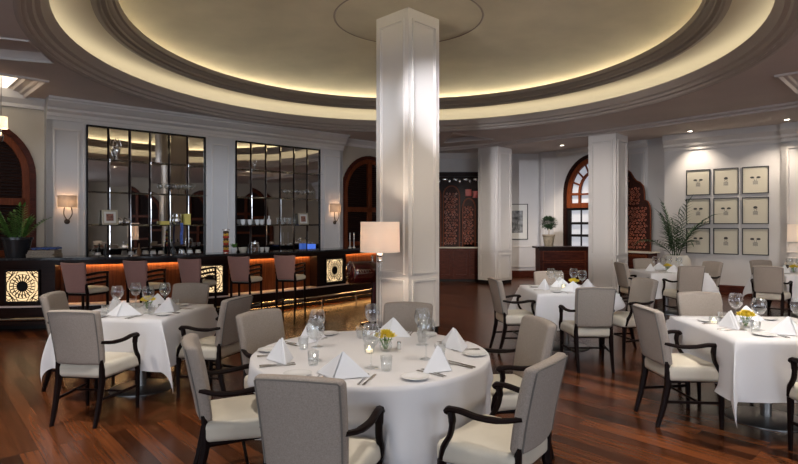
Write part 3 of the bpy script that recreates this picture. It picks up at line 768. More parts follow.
# light strips hidden behind the fascia
for x0, x1 in ((segs[0][1]+.02, segs[1][0]-.02), (segs[1][1]+.02, segs[2][0]-.02), (segs[2][1]+.02, XE)):
    b = MB(); b.sweep(sub(x0, x1), [(-.30, .972), (-.30, .984), (-.33, .984), (-.33, .972)]); b.build('light_strip', 'barled', bar)
def grille(px, s=.46):
    X = barpt(px); a = math.atan(bslope(X)); x = X-math.sin(a)*.119; y = BY(X)+math.cos(a)*.119
    T = Matrix.Translation((x+math.sin(a)*.0, y, .665)) @ Matrix.Rotation(a, 4, 'Z')
    h = s/2
    b = MB(); b.box((0, -.006, 0), (s, .006, s)); lp = b.build('light_panel', 'grillelight', bar, mtx=T)
    b = MB(); y0 = -.022
    rectframe(b, -h-.02, h+.02, -h-.02, h+.02, .022, .03, 0)
    def ringb(r0, r1, n=40):
        for k in range(n):
            a0, a1 = 2*PI*k/n, 2*PI*(k+1)/n
            b.face([(r*math.cos(t), y0, r*math.sin(t)) for r, t in ((r0, a0), (r1, a0), (r1, a1), (r0, a1))])
            b.face([(r0*math.cos(a0), y0, r0*math.sin(a0)), (r0*math.cos(a1), y0, r0*math.sin(a1)), (r0*math.cos(a1), -.008, r0*math.sin(a1)), (r0*math.cos(a0), -.008, r0*math.sin(a0))])
    def bar_(p, q, w=.010):
        p = Vector((p[0], 0, p[1])); q = Vector((q[0], 0, q[1])); d = (q-p); L = d.length; ang = math.atan2(d.z, d.x)
        b.box(None, (L, .012, w), mtx=Matrix.Translation(((p.x+q.x)/2, -.016, (p.z+q.z)/2)) @ Matrix.Rotation(-ang, 4, 'Y'))
    ringb(0.0001, .082); ringb(.125, .131); ringb(.18, .187); ringb(.222, .227)
    for k in range(20):
        t = 2*PI*k/20; c_, s_ = math.cos(t), math.sin(t); bar_((.07*c_, .07*s_), (.18*c_, .18*s_), .010)
    for k in range(20):
        t = 2*PI*(k+.5)/20; t2 = 2*PI*(k+1)/20
        bar_((.125*math.cos(t), .125*math.sin(t)), (.18*math.cos(t2), .18*math.sin(t2)), .006)
    for sx in (-1, 1):
        for sz in (-1, 1):
            bar_((sx*.13, sz*.17), (sx*h, sz*.13)); bar_((sx*.17, sz*.13), (sx*.13, sz*h)); bar_((sx*.13, sz*.17), (sx*h, sz*h)); bar_((sx*.19, sz*.1), (sx*.1, sz*h), .006); bar_((sx*h, sz*.18), (sx*.16, sz*h), .006)
            bar_((sx*.15, sz*.1), (sx*h, sz*.06), .006); bar_((sx*.1, sz*.15), (sx*.06, sz*h), .006)
    b.build('lattice', 'black', lp)
for px in (23, 209, 334): grille(px)
# foot rail
rp = [(x, y) for x, y in sub(-7.9, XE)]
b = MB(); pts = []
for i, (x, y) in enumerate(rp):
    a = math.atan(bslope(x)); pts.append((x+math.sin(a)*.14, y-math.cos(a)*.14, .20))
b.tube(pts, .022, 8); rail = b.build('foot_rail', 'brass', bar, smooth=True)
for px in (60, 130, 200, 262, 322, 356):
    X = barpt(px, -.14); a = math.atan(bslope(X)); x, y = X+math.sin(a)*.14, BY(X)-math.cos(a)*.14
    b = MB(); b.tube([(x, y, 0), (x, y, .2)], .014, 8); b.tube([(x, y, .2), (x-math.sin(a)*.13, y+math.cos(a)*.13, .2)], .012, 8); b.build('rail_post', 'brass', rail, smooth=True)

def onbar(px, o=.25):
    X = barpt(px, o); a = math.atan(bslope(X)); return X-math.sin(a)*o, BY(X)+math.cos(a)*o, a
ZB = 1.10
# leaf helpers
def leaf(b, p, d, L, w, up=Vector((0, 0, 1)), bend=.15):
    d = d.normalized(); s = d.cross(up)
    if s.length < .05: s = Vector((1, 0, 0))
    s.normalize(); n = s.cross(d)
    A = [p, p+d*L*.35+s*w/2+n*L*.04, p+d*L*.35-s*w/2+n*L*.04, p+d*L*.7+s*w*.38-n*L*bend*.4, p+d*L*.7-s*w*.38-n*L*bend*.4, p+d*L-n*L*bend]
    m1 = p+d*L*.35; m2 = p+d*L*.7-n*L*bend*.5
    b.face([A[0], A[1], m1]); b.face([A[0], m1, A[2]]); b.face([A[1], A[3], m2, m1]); b.face([m1, m2, A[4], A[2]]); b.face([A[3], A[5], m2]); b.face([m2, A[5], A[4]])
def frond(bl, bs, base, d, L, nleaf, ll, lw, droop=.5, sr=.006):
    pts = []; p = Vector(base); d = Vector(d).normalized(); n = 14
    for i in range(n+1):
        pts.append(p.copy()); p = p+d*L/n; d = (d+Vector((0, 0, -droop/n))).normalized()
    bs.tube(pts, [sr*(1-.7*i/n) for i in range(n+1)], 5)
    for i in range(nleaf):
        t = .18+.82*i/(nleaf-1); k = t*n; i0 = min(n-1, int(k)); q = pts[i0].lerp(pts[i0+1], k-i0); dd = (pts[i0+1]-pts[i0]).normalized()
        sd = dd.cross(Vector((0, 0, 1)))
        if sd.length < .1: sd = Vector((R.uniform(-1, 1), R.uniform(-1, 1), 0))
        sd.normalize(); s = ll*(.55+.6*math.sin(PI*(.1+.85*t)))
        for sg in (-1, 1): leaf(bl, q, dd*.75+sd*sg+Vector((0, 0, R.uniform(-.1, .25))), s, lw)
    leaf(bl, pts[-1], d, ll*.9, lw)
X, Y, a = onbar(17, .26)
r = empty('potted_fern', (X, Y, ZB), 0, 'bushy green plant in a black pot at the left end of the bar', 'plant')
b = MB(); b.lathe([(0, 0), (.15, 0), (.20, .27), (.215, .275), (.215, .31), (.195, .31), (.185, .27), (0, .25)], 28); b.build('pot', 'pot', r, smooth=True)
b = MB(); b.lathe([(0, .262), (.184, .262)], 20); b.build('soil', 'soil', r)
bl, bs = MB(), MB()
for k in range(15):
    a_ = 2*PI*k/15+R.uniform(-.2, .2); tl = R.uniform(.15, .95)
    frond(bl, bs, (.07*math.cos(a_), .07*math.sin(a_), .25), (math.cos(a_)*tl, math.sin(a_)*tl, 1), R.uniform(.36, .58), 12, .10, .036, .55)
bl.build('leaves', 'leaf', r); bs.build('stems', 'leaf', r)
X, Y, a = onbar(45, .25)
for k in range(4):
    b = MB(); b.rbox((.20-.006*k, .15, .0135), .006, 2, k=2); o = b.build('magazine', 'book', smooth=True); o.location = (X+R.uniform(-.008, .008), Y, ZB+.014+k*.0275); o.rotation_euler = (0, 0, a+R.uniform(-.1, .1))
    tag(o, 'brown magazine on the bar beside the black pot, %s of four' % ('lowest', 'second from the bottom', 'second from the top', 'topmost')[k], 'magazine', 'stack of magazines on the bar')
b = MB(); b.rbox((.18, .13, .014), .012, 8, k=2, deform=lambda p: Vector((p.x, p.y, p.z+.010*math.sin(p.x*38)*math.cos(p.y*30)))); o = b.build('blue_napkin', 'blue', smooth=True); o.location = (X+.03, Y, ZB+.137); o.rotation_euler = (0, 0, a+.15)
tag(o, 'crumpled blue patterned cloth on top of the magazines on the bar', 'cloth')
X, Y, a = onbar(226, .42)
r = empty('ball_tower', (X, Y, ZB), a, 'tall narrow stack of red, yellow and brown balls on the bar', 'ornament')
b = MB()
for k in range(9):
    b = MB()
    for j in range(4): t = j*PI/2+k*.7; b.sphere((.030*math.cos(t), .030*math.sin(t), .03+k*.042), .028, 8, 5)
    b.build('beads', ('beadred', 'beadyellow', 'beadbrown')[k % 3], r, smooth=True)
b = MB(); b.lathe([(0, 0), (.064, 0), (.064, .006), (0, .008)], 20); b.lathe([(.064, .405), (.064, .42), (0, .42)], 20); b.tube([(0, 0, 0), (0, 0, .41)], .006); b.build('stand', 'brass', r, smooth=True)
X, Y, a = onbar(234, .36)
r = empty('small_potted_plant', (X, Y, ZB), 0, 'tiny green plant in a pale bowl on the bar right of the coloured balls', 'plant')
b = MB(); b.lathe([(0, 0), (.04, 0), (.06, .05), (.055, .09), (.05, .09), (.05, .05), (0, .02)], 16); b.build('bowl', 'china', r, smooth=True)
b = MB()
for k in range(26):
    t = R.uniform(0, 2*PI); leaf(b, Vector((0, 0, .08)), Vector((math.cos(t), math.sin(t), R.uniform(.5, 2))), .11, .035)
b.build('leaves', 'leaf', r)
X, Y, a = onbar(243, .36)
lathe_obj('bar_bowl', [(0, 0), (.05, 0), (.08, .04), (.085, .09), (.08, .09), (.07, .04), (0, .015)], 'marble', (X, Y, ZB), 0, 'small cream bowl on the bar left of the glass jar', 'bowl')
X, Y, a = onbar(255, .36)
r = empty('glass_jar', (X, Y, ZB), 0, 'lidded glass jar with brown contents on the bar', 'jar')
b = MB(); b.lathe([(0, 0), (.075, 0), (.08, .10), (.065, .15), (.06, .15), (.074, .1), (.07, .006), (0, .006)], 20); b.build('glass_body', 'glass', r, smooth=True)
b = MB(); b.lathe([(0, .008), (.065, .008), (.07, .09), (0, .10)], 16); b.build('contents', 'caramel', r, smooth=True)
b = MB(); b.lathe([(0, .15), (.068, .15), (.068, .175), (.015, .185), (.015, .2), (0, .205)], 20); b.build('lid', 'silver', r, smooth=True)
X, Y, a = onbar(248.5, .22); lathe_obj('small_bottle', [(r_*.7, z_*.5) for r_, z_ in bt], 'pot', (X, Y, ZB), 0, 'small dark bottle on the bar between the cream bowl and the jar', 'bottle')
for px, nm in ((262, 'left'), (267, 'right')):
    X, Y, a = onbar(px, .33); lathe_obj('small_cup', cup, 'china', (X, Y, ZB), 0, 'little white cup on the bar right of the glass jar, %s one of two' % nm, 'cup')
for k, px in enumerate((350, 354)):
    X, Y, a = onbar(px, .3); lathe_obj('candle_stick', [(0, 0), (.04, 0), (.01, .03), (.008, .18), (.02, .2), (.012, .21), (.012, .33), (0, .33)], 'china', (X, Y, ZB), 0, 'white candle on a holder at the far end of the bar, %s one' % ('left', 'right')[k], 'candle')

# ------------------------------------------------------------------ bar stools
def make_stool():
    r = empty('bar_stool', (0, 0, 0), 0, None, 'bar stool')
    def dseat(p): return Vector((p.x*(1+.12*(p.y/.2)), p.y-.02, p.z+.70+.012*(1-(p.x/.2)**2)*(1-(p.y/.2)**2)))
    b = MB(); b.rbox((.205, .175, .04), .03, 4, dseat); b.build('seat', 'seat', r, smooth='full')
    def dback(p):
        v = (p.z+.205)/.41; w = .80+.20*v
        return Vector((p.x*w, p.y-.20-.075*v-.03*(1-(p.x/.19)**2)+.012, p.z+.885+.012*(v > .9)*(abs(p.x)/.19)**2))
    b = MB(); b.rbox((.19, .028, .205), .022, 5, dback); b.build('backrest', 'pink', r, smooth='full')
    b = MB(); b.tube([(x, -.278-.03*(1-(x/.19)**2)+.012, 1.098+.006*(x/.19)**2) for x in [-.19+.38*i/8 for i in range(9)]], .011, 6); b.build('top_rail', 'legwood', r, smooth=True)
    for s in (-1, 1):
        b = MB(); b.tube([(s*.165, -.235, 0), (s*.165, -.195, .4), (s*.165, -.195, .68), (s*.158, -.215, .80)], [.017, .021, .024, .018], 6); b.build('leg', 'legwood', r, smooth=True)
        b = MB(); b.tube([(s*.205, .15, 0), (s*.20, .135, .66), (s*.212, .115, .94)], [.016, .022, .018], 6); b.build('leg', 'legwood', r, smooth=True)
        b = MB(); b.tube(smoothpath([(s*.175, -.235, .925), (s*.212, -.12, .94), (s*.216, .02, .943), (s*.212, .13, .935)]), .018, 6); b.build('armrest', 'legwood', r, smooth=True)
        for z in (.875, .81):
            b = MB(); b.tube([(s*.172, -.225, z-.015), (s*.212, -.04, z), (s*.208, .122, z)], .012, 6, 1.5); b.build('arm_slat', 'legwood', r, smooth=True)
        b = MB(); b.box((s*.185, -.03, .30), (.02, .34, .03)); b.build('stretcher', 'legwood', r)
    b = MB(); b.box((0, .145, .26), (.39, .025, .035)); b.build('footrest', 'brass', r)
    b = MB(); b.box((0, -.03, .655), (.38, .32, .03)); b.build('seat_frame', 'legwood', r)
    return r
st = make_stool()
sl = ['behind the left square table, leftmost of the five', 'above the left square table, second of five from the left', 'beside the middle lattice square, third of five from the left', 'at the middle bay of the bar, fourth of five', 'nearest the right lattice square, rightmost of the five']
for (px, Yb), l in zip(((72, 7.31), (134, 7.75), (188.5, 8.15), (238, 8.78), (284, 9.1)), sl):
    fx, fy = (.20, .98); X = (px-CX)/F*Yb
    inst(st, (X+fx*.28, Yb+fy*.28, 0), math.atan2(fy, fx)-PI/2, 'pink-backed bar stool '+l, 'bar stools along the curved bar')

# ------------------------------------------------------------------ red machine beside the lamp
def red_machine():
    Y = 8.75; X = -.62
    r = empty('red_machine', (X+.04, Y, 0), .5, 'glossy dark red rounded machine with pale script, left of the floor lamp', 'machine')
    prof = []
    T = Matrix.Translation((-.27, 0, .84)) @ Matrix.Rotation(PI/2, 4, 'Y')
    b = MB(); b.lathe([(0, 0), (.10, .004), (.155, .03), (.175, .08), (.18, .3), (.175, .46), (.14, .5), (0, .5)], 32, mtx=T); b.build('drum', 'redlac', r, smooth=True)
    b = MB(); T2 = Matrix.Translation((-.27, 0, .84)) @ Matrix.Rotation(PI/2, 4, 'Y'); b.lathe([(.168, .045), (.184, .05), (.184, .06), (.172, .065)], 32, mtx=T2); b.build('rim', 'steel', r, smooth=True)
    b = MB()
    for k in range(5):
        x0 = -.15+k*.045; b.tube([(x0+.022*math.cos(t*PI/5)*(1-.05*t), -.176-.004, .875+.026*math.sin(t*PI/5)) for t in range(8+k % 2*2)], .0035, 5)
    b.tube(smoothpath([(-.18, -.176, .84), (-.06, -.182, .835), (.08, -.178, .85)]), .003, 5)
    b.build('script_lettering', 'goldframe', r)
    b = MB(); b.tube([(.19, 0, .04), (.20, 0, .35), (.22, 0, .70)], [.085, .055, .06], 16); b.build('stand', 'redlac', r, smooth=True)
    b = MB(); b.lathe([(0, 0), (.22, 0), (.22, .03), (.09, .05), (0, .05)], 28, (.19, 0, 0)); b.build('base', 'redlac', r, smooth=True)
    b = MB(); b.tube([(.17, 0, .98), (.17, 0, 1.06)], .02, 10); b.sphere((.17, 0, 1.08), .03); b.build('knob', 'steel', r, smooth=True)
red_machine()

# ------------------------------------------------------------------ back cabinet with carved screens
def carve(b, x0, x1, z0, z1, y, n=None, r0=.042):
    """rows of scrolls standing proud of the panel"""
    z = z0+r0
    row = 0
    while z < z1-r0:
        x = x0+r0+(r0 if row % 2 else 0)
        while x < x1-r0:
            rr = r0*R.uniform(.6, 1.15); ph = R.uniform(0, 6.28)
            b.tube([(x+rr*(1-.08*i)*math.cos(ph+i*.7), y, z+rr*(1-.08*i)*math.sin(ph+i*.7)) for i in range(10)], .0105, 5)
            x += r0*2.1
        z += r0*1.8; row += 1
cab = empty('carved_cabinet', (0, 0, 0), 0, 'dark wooden sideboard with marble top and tall dark back behind the centre column', 'cabinet')
b = MB(); b.box((1.53, 15.74, .5), (1.9, .48, .88)); b.build('cabinet_body', 'midwood', cab)
b = MB(); b.box((1.53, 15.75, .03), (1.8, .44, .06)); b.build('plinth', 'black', cab)
for k in range(4):
    b = MB(); x0 = .60+k*.47; rectframe(b, x0, x0+.44, .12, .88, .07, .02, 15.50); b.build('cabinet_door', 'midwood', cab)
b = MB(); b.box((1.53, 15.73, .955), (1.96, .52, .03)); b.build('marble_top', 'marble', cab)
b = MB(); b.box((1.55, 15.96, 2.05), (1.9, .05, 2.16)); rectframe(b, .60, 2.5, .97, 3.14, .12, .10, 15.94); b.build('back_panel', 'darkwood', cab)
b = MB()
for k in range(5):
    x = 1.05+k*.3; b.sphere((x, 15.90, 2.93), .05, 8, 5, (1.6, .4, 1)); b.sphere((x+.12, 15.90, 2.88), .035, 8, 5, (1, .4, 1.6))
b.build('silver_crest', 'silver', cab, smooth=True)
def screen_panel(name, loc, rz, w, h, arch, label, group, n=1.0):
    r = empty(name, loc, rz, label, 'carved screen', group)
    hw = w/2
    b = MB(); b.plate(archpts(0, hw, h-arch, h, 14, 0), [], .03, lambda x, y, q: Vector((x, q, y))); b.build('panel', 'carved', r)
    b = MB(); archband(b, hw, h-arch, h, .035, -.02, .0, 0); b.build('border', 'doorwood', r)
    b = MB(); carve(b, -hw+.04, hw-.04, .05, h-arch*.55, -.008); b.build('carving', 'scroll', r)
for x, w, l in ((.98, .5, 'tall carved red screen half hidden behind the centre column'), (1.52, .50, 'tall arched carved red screen, the full one right of the centre column'), (2.03, .40, 'narrower carved red screen next to the white column')):
    screen_panel('carved_screen', (x, 15.80 if w > .45 else 15.84, .97), 0, w, 1.78 if w > .45 else 1.42, .3, l, None)
for i, (x, z0) in enumerate(((2.02, 2.45), (2.24, 2.40))):
    b = MB(); b.rbox((.09, .04, .10), .01, 2); o = b.build('red_plaque', 'redbox', smooth=True); o.location = (x, 15.86, z0+.02); o.location.y = 15.88; o.location.z += .07; tag(o, 'bright red square plaque fixed high on the cabinet back, %s one' % ('left', 'right')[i], 'plaque')

# picture on the back right wall
def art(name, W, t, z0, w, h, label, group, kind, mount=.04, fw=.022):
    A, B = W; r = bpy.data.objects.new(name, None); COL.objects.link(r); r.matrix_world = wallM(A, B, t, z0, .0); tag(r, label, 'picture', group)
    b = MB(); rectframe(b, 0, w, 0, h, fw, .03); b.build('frame', 'frame', r)
    b = MB(); b.box((w/2, -.008, h/2), (w-fw, .01, h-fw)); b.build('paper', 'paper' if kind != 9 else 'matte_white', r)
    if kind == 9:
        b = MB(); b.box((w/2, -.016, h/2), (w*.62, .006, h*.62)); b.build('print', 'photobw', r)
        b = MB()
        for k in range(7): b.box((w*(.3+.06*k), -.020, h*(.35+.03*(k % 3))), (.02, .004, h*(.16+.05*(k % 2))))
        b.build('figures', 'ink', r)
        return
    b = MB(); cx, cz = w/2, h*.5; y = -.015
    def disc(x, z, rx, rz_):
        b.face([(x+rx*math.cos(2*PI*k/10), y, z+rz_*math.sin(2*PI*k/10)) for k in range(10)])
    if kind == 0: disc(cx-.06, cz+.06, .042, .024); disc(cx+.06, cz+.06, .042, .024)
    else: disc(cx, cz+.07, .042, .032)
    b.tube([(cx-.03, y, cz+.04), (cx-.01, y, cz-.02)], .003, 4); b.tube([(cx+.03, y, cz+.04), (cx+.01, y, cz-.02)], .003, 4)
    b.build('dark_motif', 'ink', r)
    b = MB()
    for k in range(5):
        x = cx-.045+.02*k; b.face([(x, y, cz-.10+.006*(k % 2)), (x+.011, y, cz-.10), (x+.011, y, cz-.02+.01*(k % 2)), (x, y, cz-.015)])
    b.tube([(cx+.045*math.cos(2*PI*k/12), y, cz-.045+.03*math.sin(2*PI*k/12)) for k in range(12)], .0025, 4, closed=True)
    b.build('grey_motif', 'inkgrey', r)
rows = [(2.31, 'top'), (1.62, 'middle'), (.915, 'bottom')]
cols = ['left', 'centre', 'right']
tp0 = 0.475+.015
for i, (z0, rn) in enumerate(rows):
    for j in range(3):
        kind = [[0, 1, 0], [0, 0, 1], [0, 1, 0]][i][j]
        art('framed_print', (pA, pB), tp0+j*.578, z0, .515, .615, 'black-framed botanical print, %s row and %s column of the nine on the right wall' % (rn, cols[j]), 'nine framed prints', kind)
art('framed_photograph', ((3.0, 16.8), (4.3, 16.8)), .15, 1.15, .82, 1.10, 'black-framed monochrome photograph on the white wall right of the second column', None, 9)

# hostess desk
r = empty('reception_desk', (4.25, 14.25, 0), 0, 'dark wooden reception desk with drawers in front of the arched doorway', 'desk')
b = MB(); b.box((0, 0, .50), (1.25, .46, 1.0)); b.build('desk_body', 'midwood', r)
b = MB(); b.box((0, -.01, 1.02), (1.40, .58, .045)); b.build('desk_top', 'darkwood', r)
b = MB(); b.box((0, -.24, .97), (1.3, .03, .06)); b.build('desk_moulding', 'darkwood', r)
for k in range(3):
    b = MB(); rectframe(b, -.55, .55, .12+k*.28, .37+k*.28, .02, .015, -.23); d_ = b.build('drawer', 'doorwood', r)
r = empty('topiary_plant', (3.90, 14.2, 1.0425), 0, 'small round-headed green tree in a stone pot on the reception desk', 'plant')
b = MB(); b.lathe([(0, 0), (.105, 0), (.15, .26), (.165, .27), (.165, .31), (.15, .31), (.14, .27), (0, .26)], 24); b.build('pot', 'terra', r, smooth=True)
b = MB(); b.tube([(0, 0, .25), (.01, 0, .40), (0, 0, .55)], .012, 6); b.build('trunk', 'terra', r)
b = MB()
for k in range(900):
    u = Vector((R.gauss(0, 1), R.gauss(0, 1), R.gauss(0, 1))).normalized(); p = Vector((u.x*.20, u.y*.20, .62+u.z*.14))*1.0
    p = Vector((0, 0, .62))+Vector((u.x*.21, u.y*.21, u.z*.15))*R.uniform(.4, 1)
    leaf(b, p, u+Vector((R.uniform(-.5, .5), R.uniform(-.5, .5), R.uniform(-.3, .6))), .06, .03)
b.build('foliage', 'leafdark', r)

# console with carved screen on the right
ad = Vector((aB[0]-aA[0], aB[1]-aA[1])).normalized(); an = Vector((ad.y, -ad.x)); AANG = math.atan2(ad.y, ad.x)
cc = Vector((5.72, 14.15))
r = empty('console_table', (cc.x, cc.y, 0), AANG, 'wooden console with marble top below the carved screen at right', 'console')
b = MB(); b.box((0, 0, .47), (1.75, .46, .86)); b.build('console_body', 'midwood', r)
b = MB()
for k in range(3): rectframe(b, -.84+k*.57, -.30+k*.57, .10, .86, .05, .02, -.23)
b.build('door_panels', 'doorwood', r)
b = MB(); b.box((0, 0, .92), (1.85, .54, .035)); b.build('marble_top', 'marble', r)
b = MB(); b.box((0, 0, .02), (1.7, .42, .04)); b.build('plinth', 'black', r)
# screen outline
so = [(-.62, 0), (.62, 0), (.62, 1.03), (.60, 1.15), (.55, 1.26), (.47, 1.30), (.46, 1.52), (.43, 1.65), (.36, 1.74), (.26, 1.79), (.18, 1.88), (.10, 2.02), (0, 2.10)]
so = so+[(-x, z) for x, z in reversed(so[2:-1])]
pc = cc+Vector((an.x, an.y))*-.08+Vector((ad.x, ad.y))*.16
r = empty('carved_headboard', (pc.x, pc.y, .9375), AANG, 'tall stepped carved red wood screen standing on the console right of the column', 'carved screen')
b = MB(); b.plate(so, [], .05, lambda x, y, q: Vector((x, q, y))); b.build('panel', 'carved', r)
b = MB(); b.tube([(x, -.004, z) for x, z in so], .016, 6, closed=True); b.build('border', 'doorwood', r)
b = MB(); carve(b, -.56, .56, .06, 1.15, -.008, r0=.042); carve(b, -.38, .38, 1.17, 1.66, -.008, r0=.042); carve(b, -.15, .15, 1.66, 1.95, -.008, r0=.05); b.build('carving', 'scroll', r)

# palm in planter
Yp = 12.55; Xp = (675.5-CX)/F*Yp
r = empty('potted_palm', (Xp, Yp, 0), 0, 'palm in a large round white planter in front of the picture wall', 'plant')
b = MB(); b.lathe([(0, 0), (.19, 0), (.27, .25), (.325, .6), (.31, .80), (.25, .90), (.23, .91), (.23, .87), (0, .84)], 32); b.build('planter', 'whitepot', r, smooth=True)
bl, bs = MB(), MB()
for k in range(11):
    a_ = 2*PI*k/11+R.uniform(-.2, .2); tl = R.uniform(.1, .8); fl_ = R.uniform(.8, 1.3)
    if math.sin(a_) > .1: tl *= .45; 
    frond(bl, bs, (.05*math.cos(a_), .05*math.sin(a_), .82), (math.cos(a_)*tl, math.sin(a_)*tl, 1.1), fl_, 13, .30, .030, 1.35, .009)
bl.build('fronds', 'leafdark', r); bs.build('stalks', 'leafdark', r)

# console and lamp at the right edge
cp = Vector(fwd(along(qA, pd, .55), .3)); PANG = math.atan2(pd.y, pd.x)
r = empty('side_console', (cp.x, cp.y, 0), PANG, 'slim glass-topped side table under the lamp at the right edge', 'side table')
for sx in (-1, 1):
    for sy in (-1, 1):
        b = MB(); b.box((sx*.42, sy*.15, .38), (.03, .03, .76)); b.build('leg', 'bronze', r)
b = MB(); b.box((0, 0, .775), (.92, .38, .025)); b.build('table_top', 'marble', r)
b = MB(); b.box((0, 0, .2), (.86, .32, .02)); b.build('lower_shelf', 'bronze', r)
r = empty('table_lamp', (cp.x-.14, cp.y+.12, .7885), 0, 'cream-shaded table lamp with stacked glass balls at the right edge', 'lamp')
b = MB(); b.lathe([(0, 0), (.08, 0), (.08, .015), (.0, .03)], 20); b.build('base', 'silver', r, smooth=True)
for k in range(3):
    b = MB(); b.sphere((0, 0, .08+k*.12), .06, 14, 8); b.build('glass_ball', 'glass', r, smooth='full')
b = MB(); b.tube([(0, 0, .38), (0, 0, .70)], .008); b.build('stem', 'silver', r)
b = MB(); b.lathe([(.24, .46), (.235, .83)], 36); b.build('lamp_shade', 'shade', r, smooth=True)
light('POINT', 'table_lamp_bulb', (0, 0, .62), 2.2, (1, .82, .64), r, .05)

# ------------------------------------------------------------------ dining chair
def make_chair():
    r = empty('dining_chair', (0, 0, 0), 0, None, 'chair')
    def dseat(p):
        w = 1+.11*(p.y/.24); top = p.z > 0
        return Vector((p.x*w, p.y-.025, p.z+.425+(.018*(1-(p.x/.25)**2)*(1-(p.y/.22)**2) if top else 0)))
    b = MB(); b.rbox((.245, .218, .058), .036, 5, dseat); b.build('seat', 'seat', r, smooth='full')
    def bshape(x, v): return -.235-.085*v**1.3-.028*(1-(x/.215)**2)+.014
    def dback(p):
        v = (p.z+.22)/.44; w = .93+.07*v+.01*math.sin(v*PI)
        arch = .012*(1-(p.x/.215)**2)*v
        return Vector((p.x*w, p.y+bshape(p.x, v)-(.008 if p.y < 0 else -.006)*math.sin(PI*min(1, max(0, v)))*(1-(p.x/.215)**2), p.z+.70+arch))
    b = MB(); b.rbox((.215, .034, .22), .026, 6, dback); bk = b.build('backrest', 'fabric', r, smooth='full')
    pts = []
    for x, z in [(-.200, -.20+.40*i/8) for i in range(9)]+[(-.19+.38*i/8, .207) for i in range(9)]+[(.200, .20-.40*i/8) for i in range(9)]:
        p = dback(Vector((x, -.036, z))); pts.append(p)
    b = MB(); b.tube(pts, .0045, 5); b.build('piping', 'piping', bk, smooth=True)
    for s in (-1, 1):
        b = MB(); b.tube([(s*.185, -.315, 0), (s*.188, -.268, .16), (s*.19, -.232, .34), (s*.19, -.232, .44), (s*.19, -.245, .52)], [.018, .023, .027, .025, .014], 6); b.build('leg', 'legwood', r, smooth=True)
        b = MB(); b.tube([(s*.235, .172, 0), (s*.238, .170, .2), (s*.240, .165, .38)], [.016, .021, .025], 6); b.build('leg', 'legwood', r, smooth=True)
        b = MB(); b.tube(smoothpath([(s*.195, -.262, .665), (s*.235, -.17, .648), (s*.262, -.06, .650), (s*.268, .04, .664), (s*.268, .10, .660), (s*.268, .12, .642)]), [.018]*6+[.021]*14+[.025]*5+[.022], 8, .8); b.build('armrest', 'legwood', r, smooth=True)
        b = MB(); b.tube(smoothpath([(s*.267, .095, .65), (s*.268, .085, .60), (s*.264, .10, .53), (s*.260, .14, .46), (s*.250, .160, .39)]), [.024]*6+[.020]*8+[.022]*7, 8, .75); b.build('arm_support', 'legwood', r, smooth=True)
        b = MB(); b.tube([(s*.188, -.262, .20), (s*.236, .168, .20)], .012, 6); b.build('stretcher', 'legwood', r)
    b = MB(); b.tube([(-.21, 0, .20), (.21, 0, .20)], .010, 6); b.build('stretcher', 'legwood', r)
    b = MB(); b.box((0, -.03, .37), (.42, .36, .03)); b.build('seat_frame', 'legwood', r)
    return r
ch = make_chair()
# tables: centre, half-size, rotation, kind, name phrase
TB = {
 'T1': dict(c=(-.185, 3.61), R=.775, kind='round', nm='round table'),
 'T2': dict(c=(-2.53, 5.36), R=.50, rot=math.radians(-7), kind='sq', nm='left square table'),
 'T3': dict(c=(2.20, 7.17), R=.50, rot=math.radians(0), kind='sq', nm='middle square table'),
 'T4': dict(c=(3.03, 4.50), R=.54, rot=math.radians(-3), kind='sq', nm='right-hand square table'),
 'T5': dict(c=(4.90, 10.0), R=.50, rot=math.radians(0), kind='sq', nm='far right square table'),
 'T6': dict(c=(7.10, 9.60), R=.52, rot=math.radians(-8), kind='sq', nm='table at the right edge'),
}
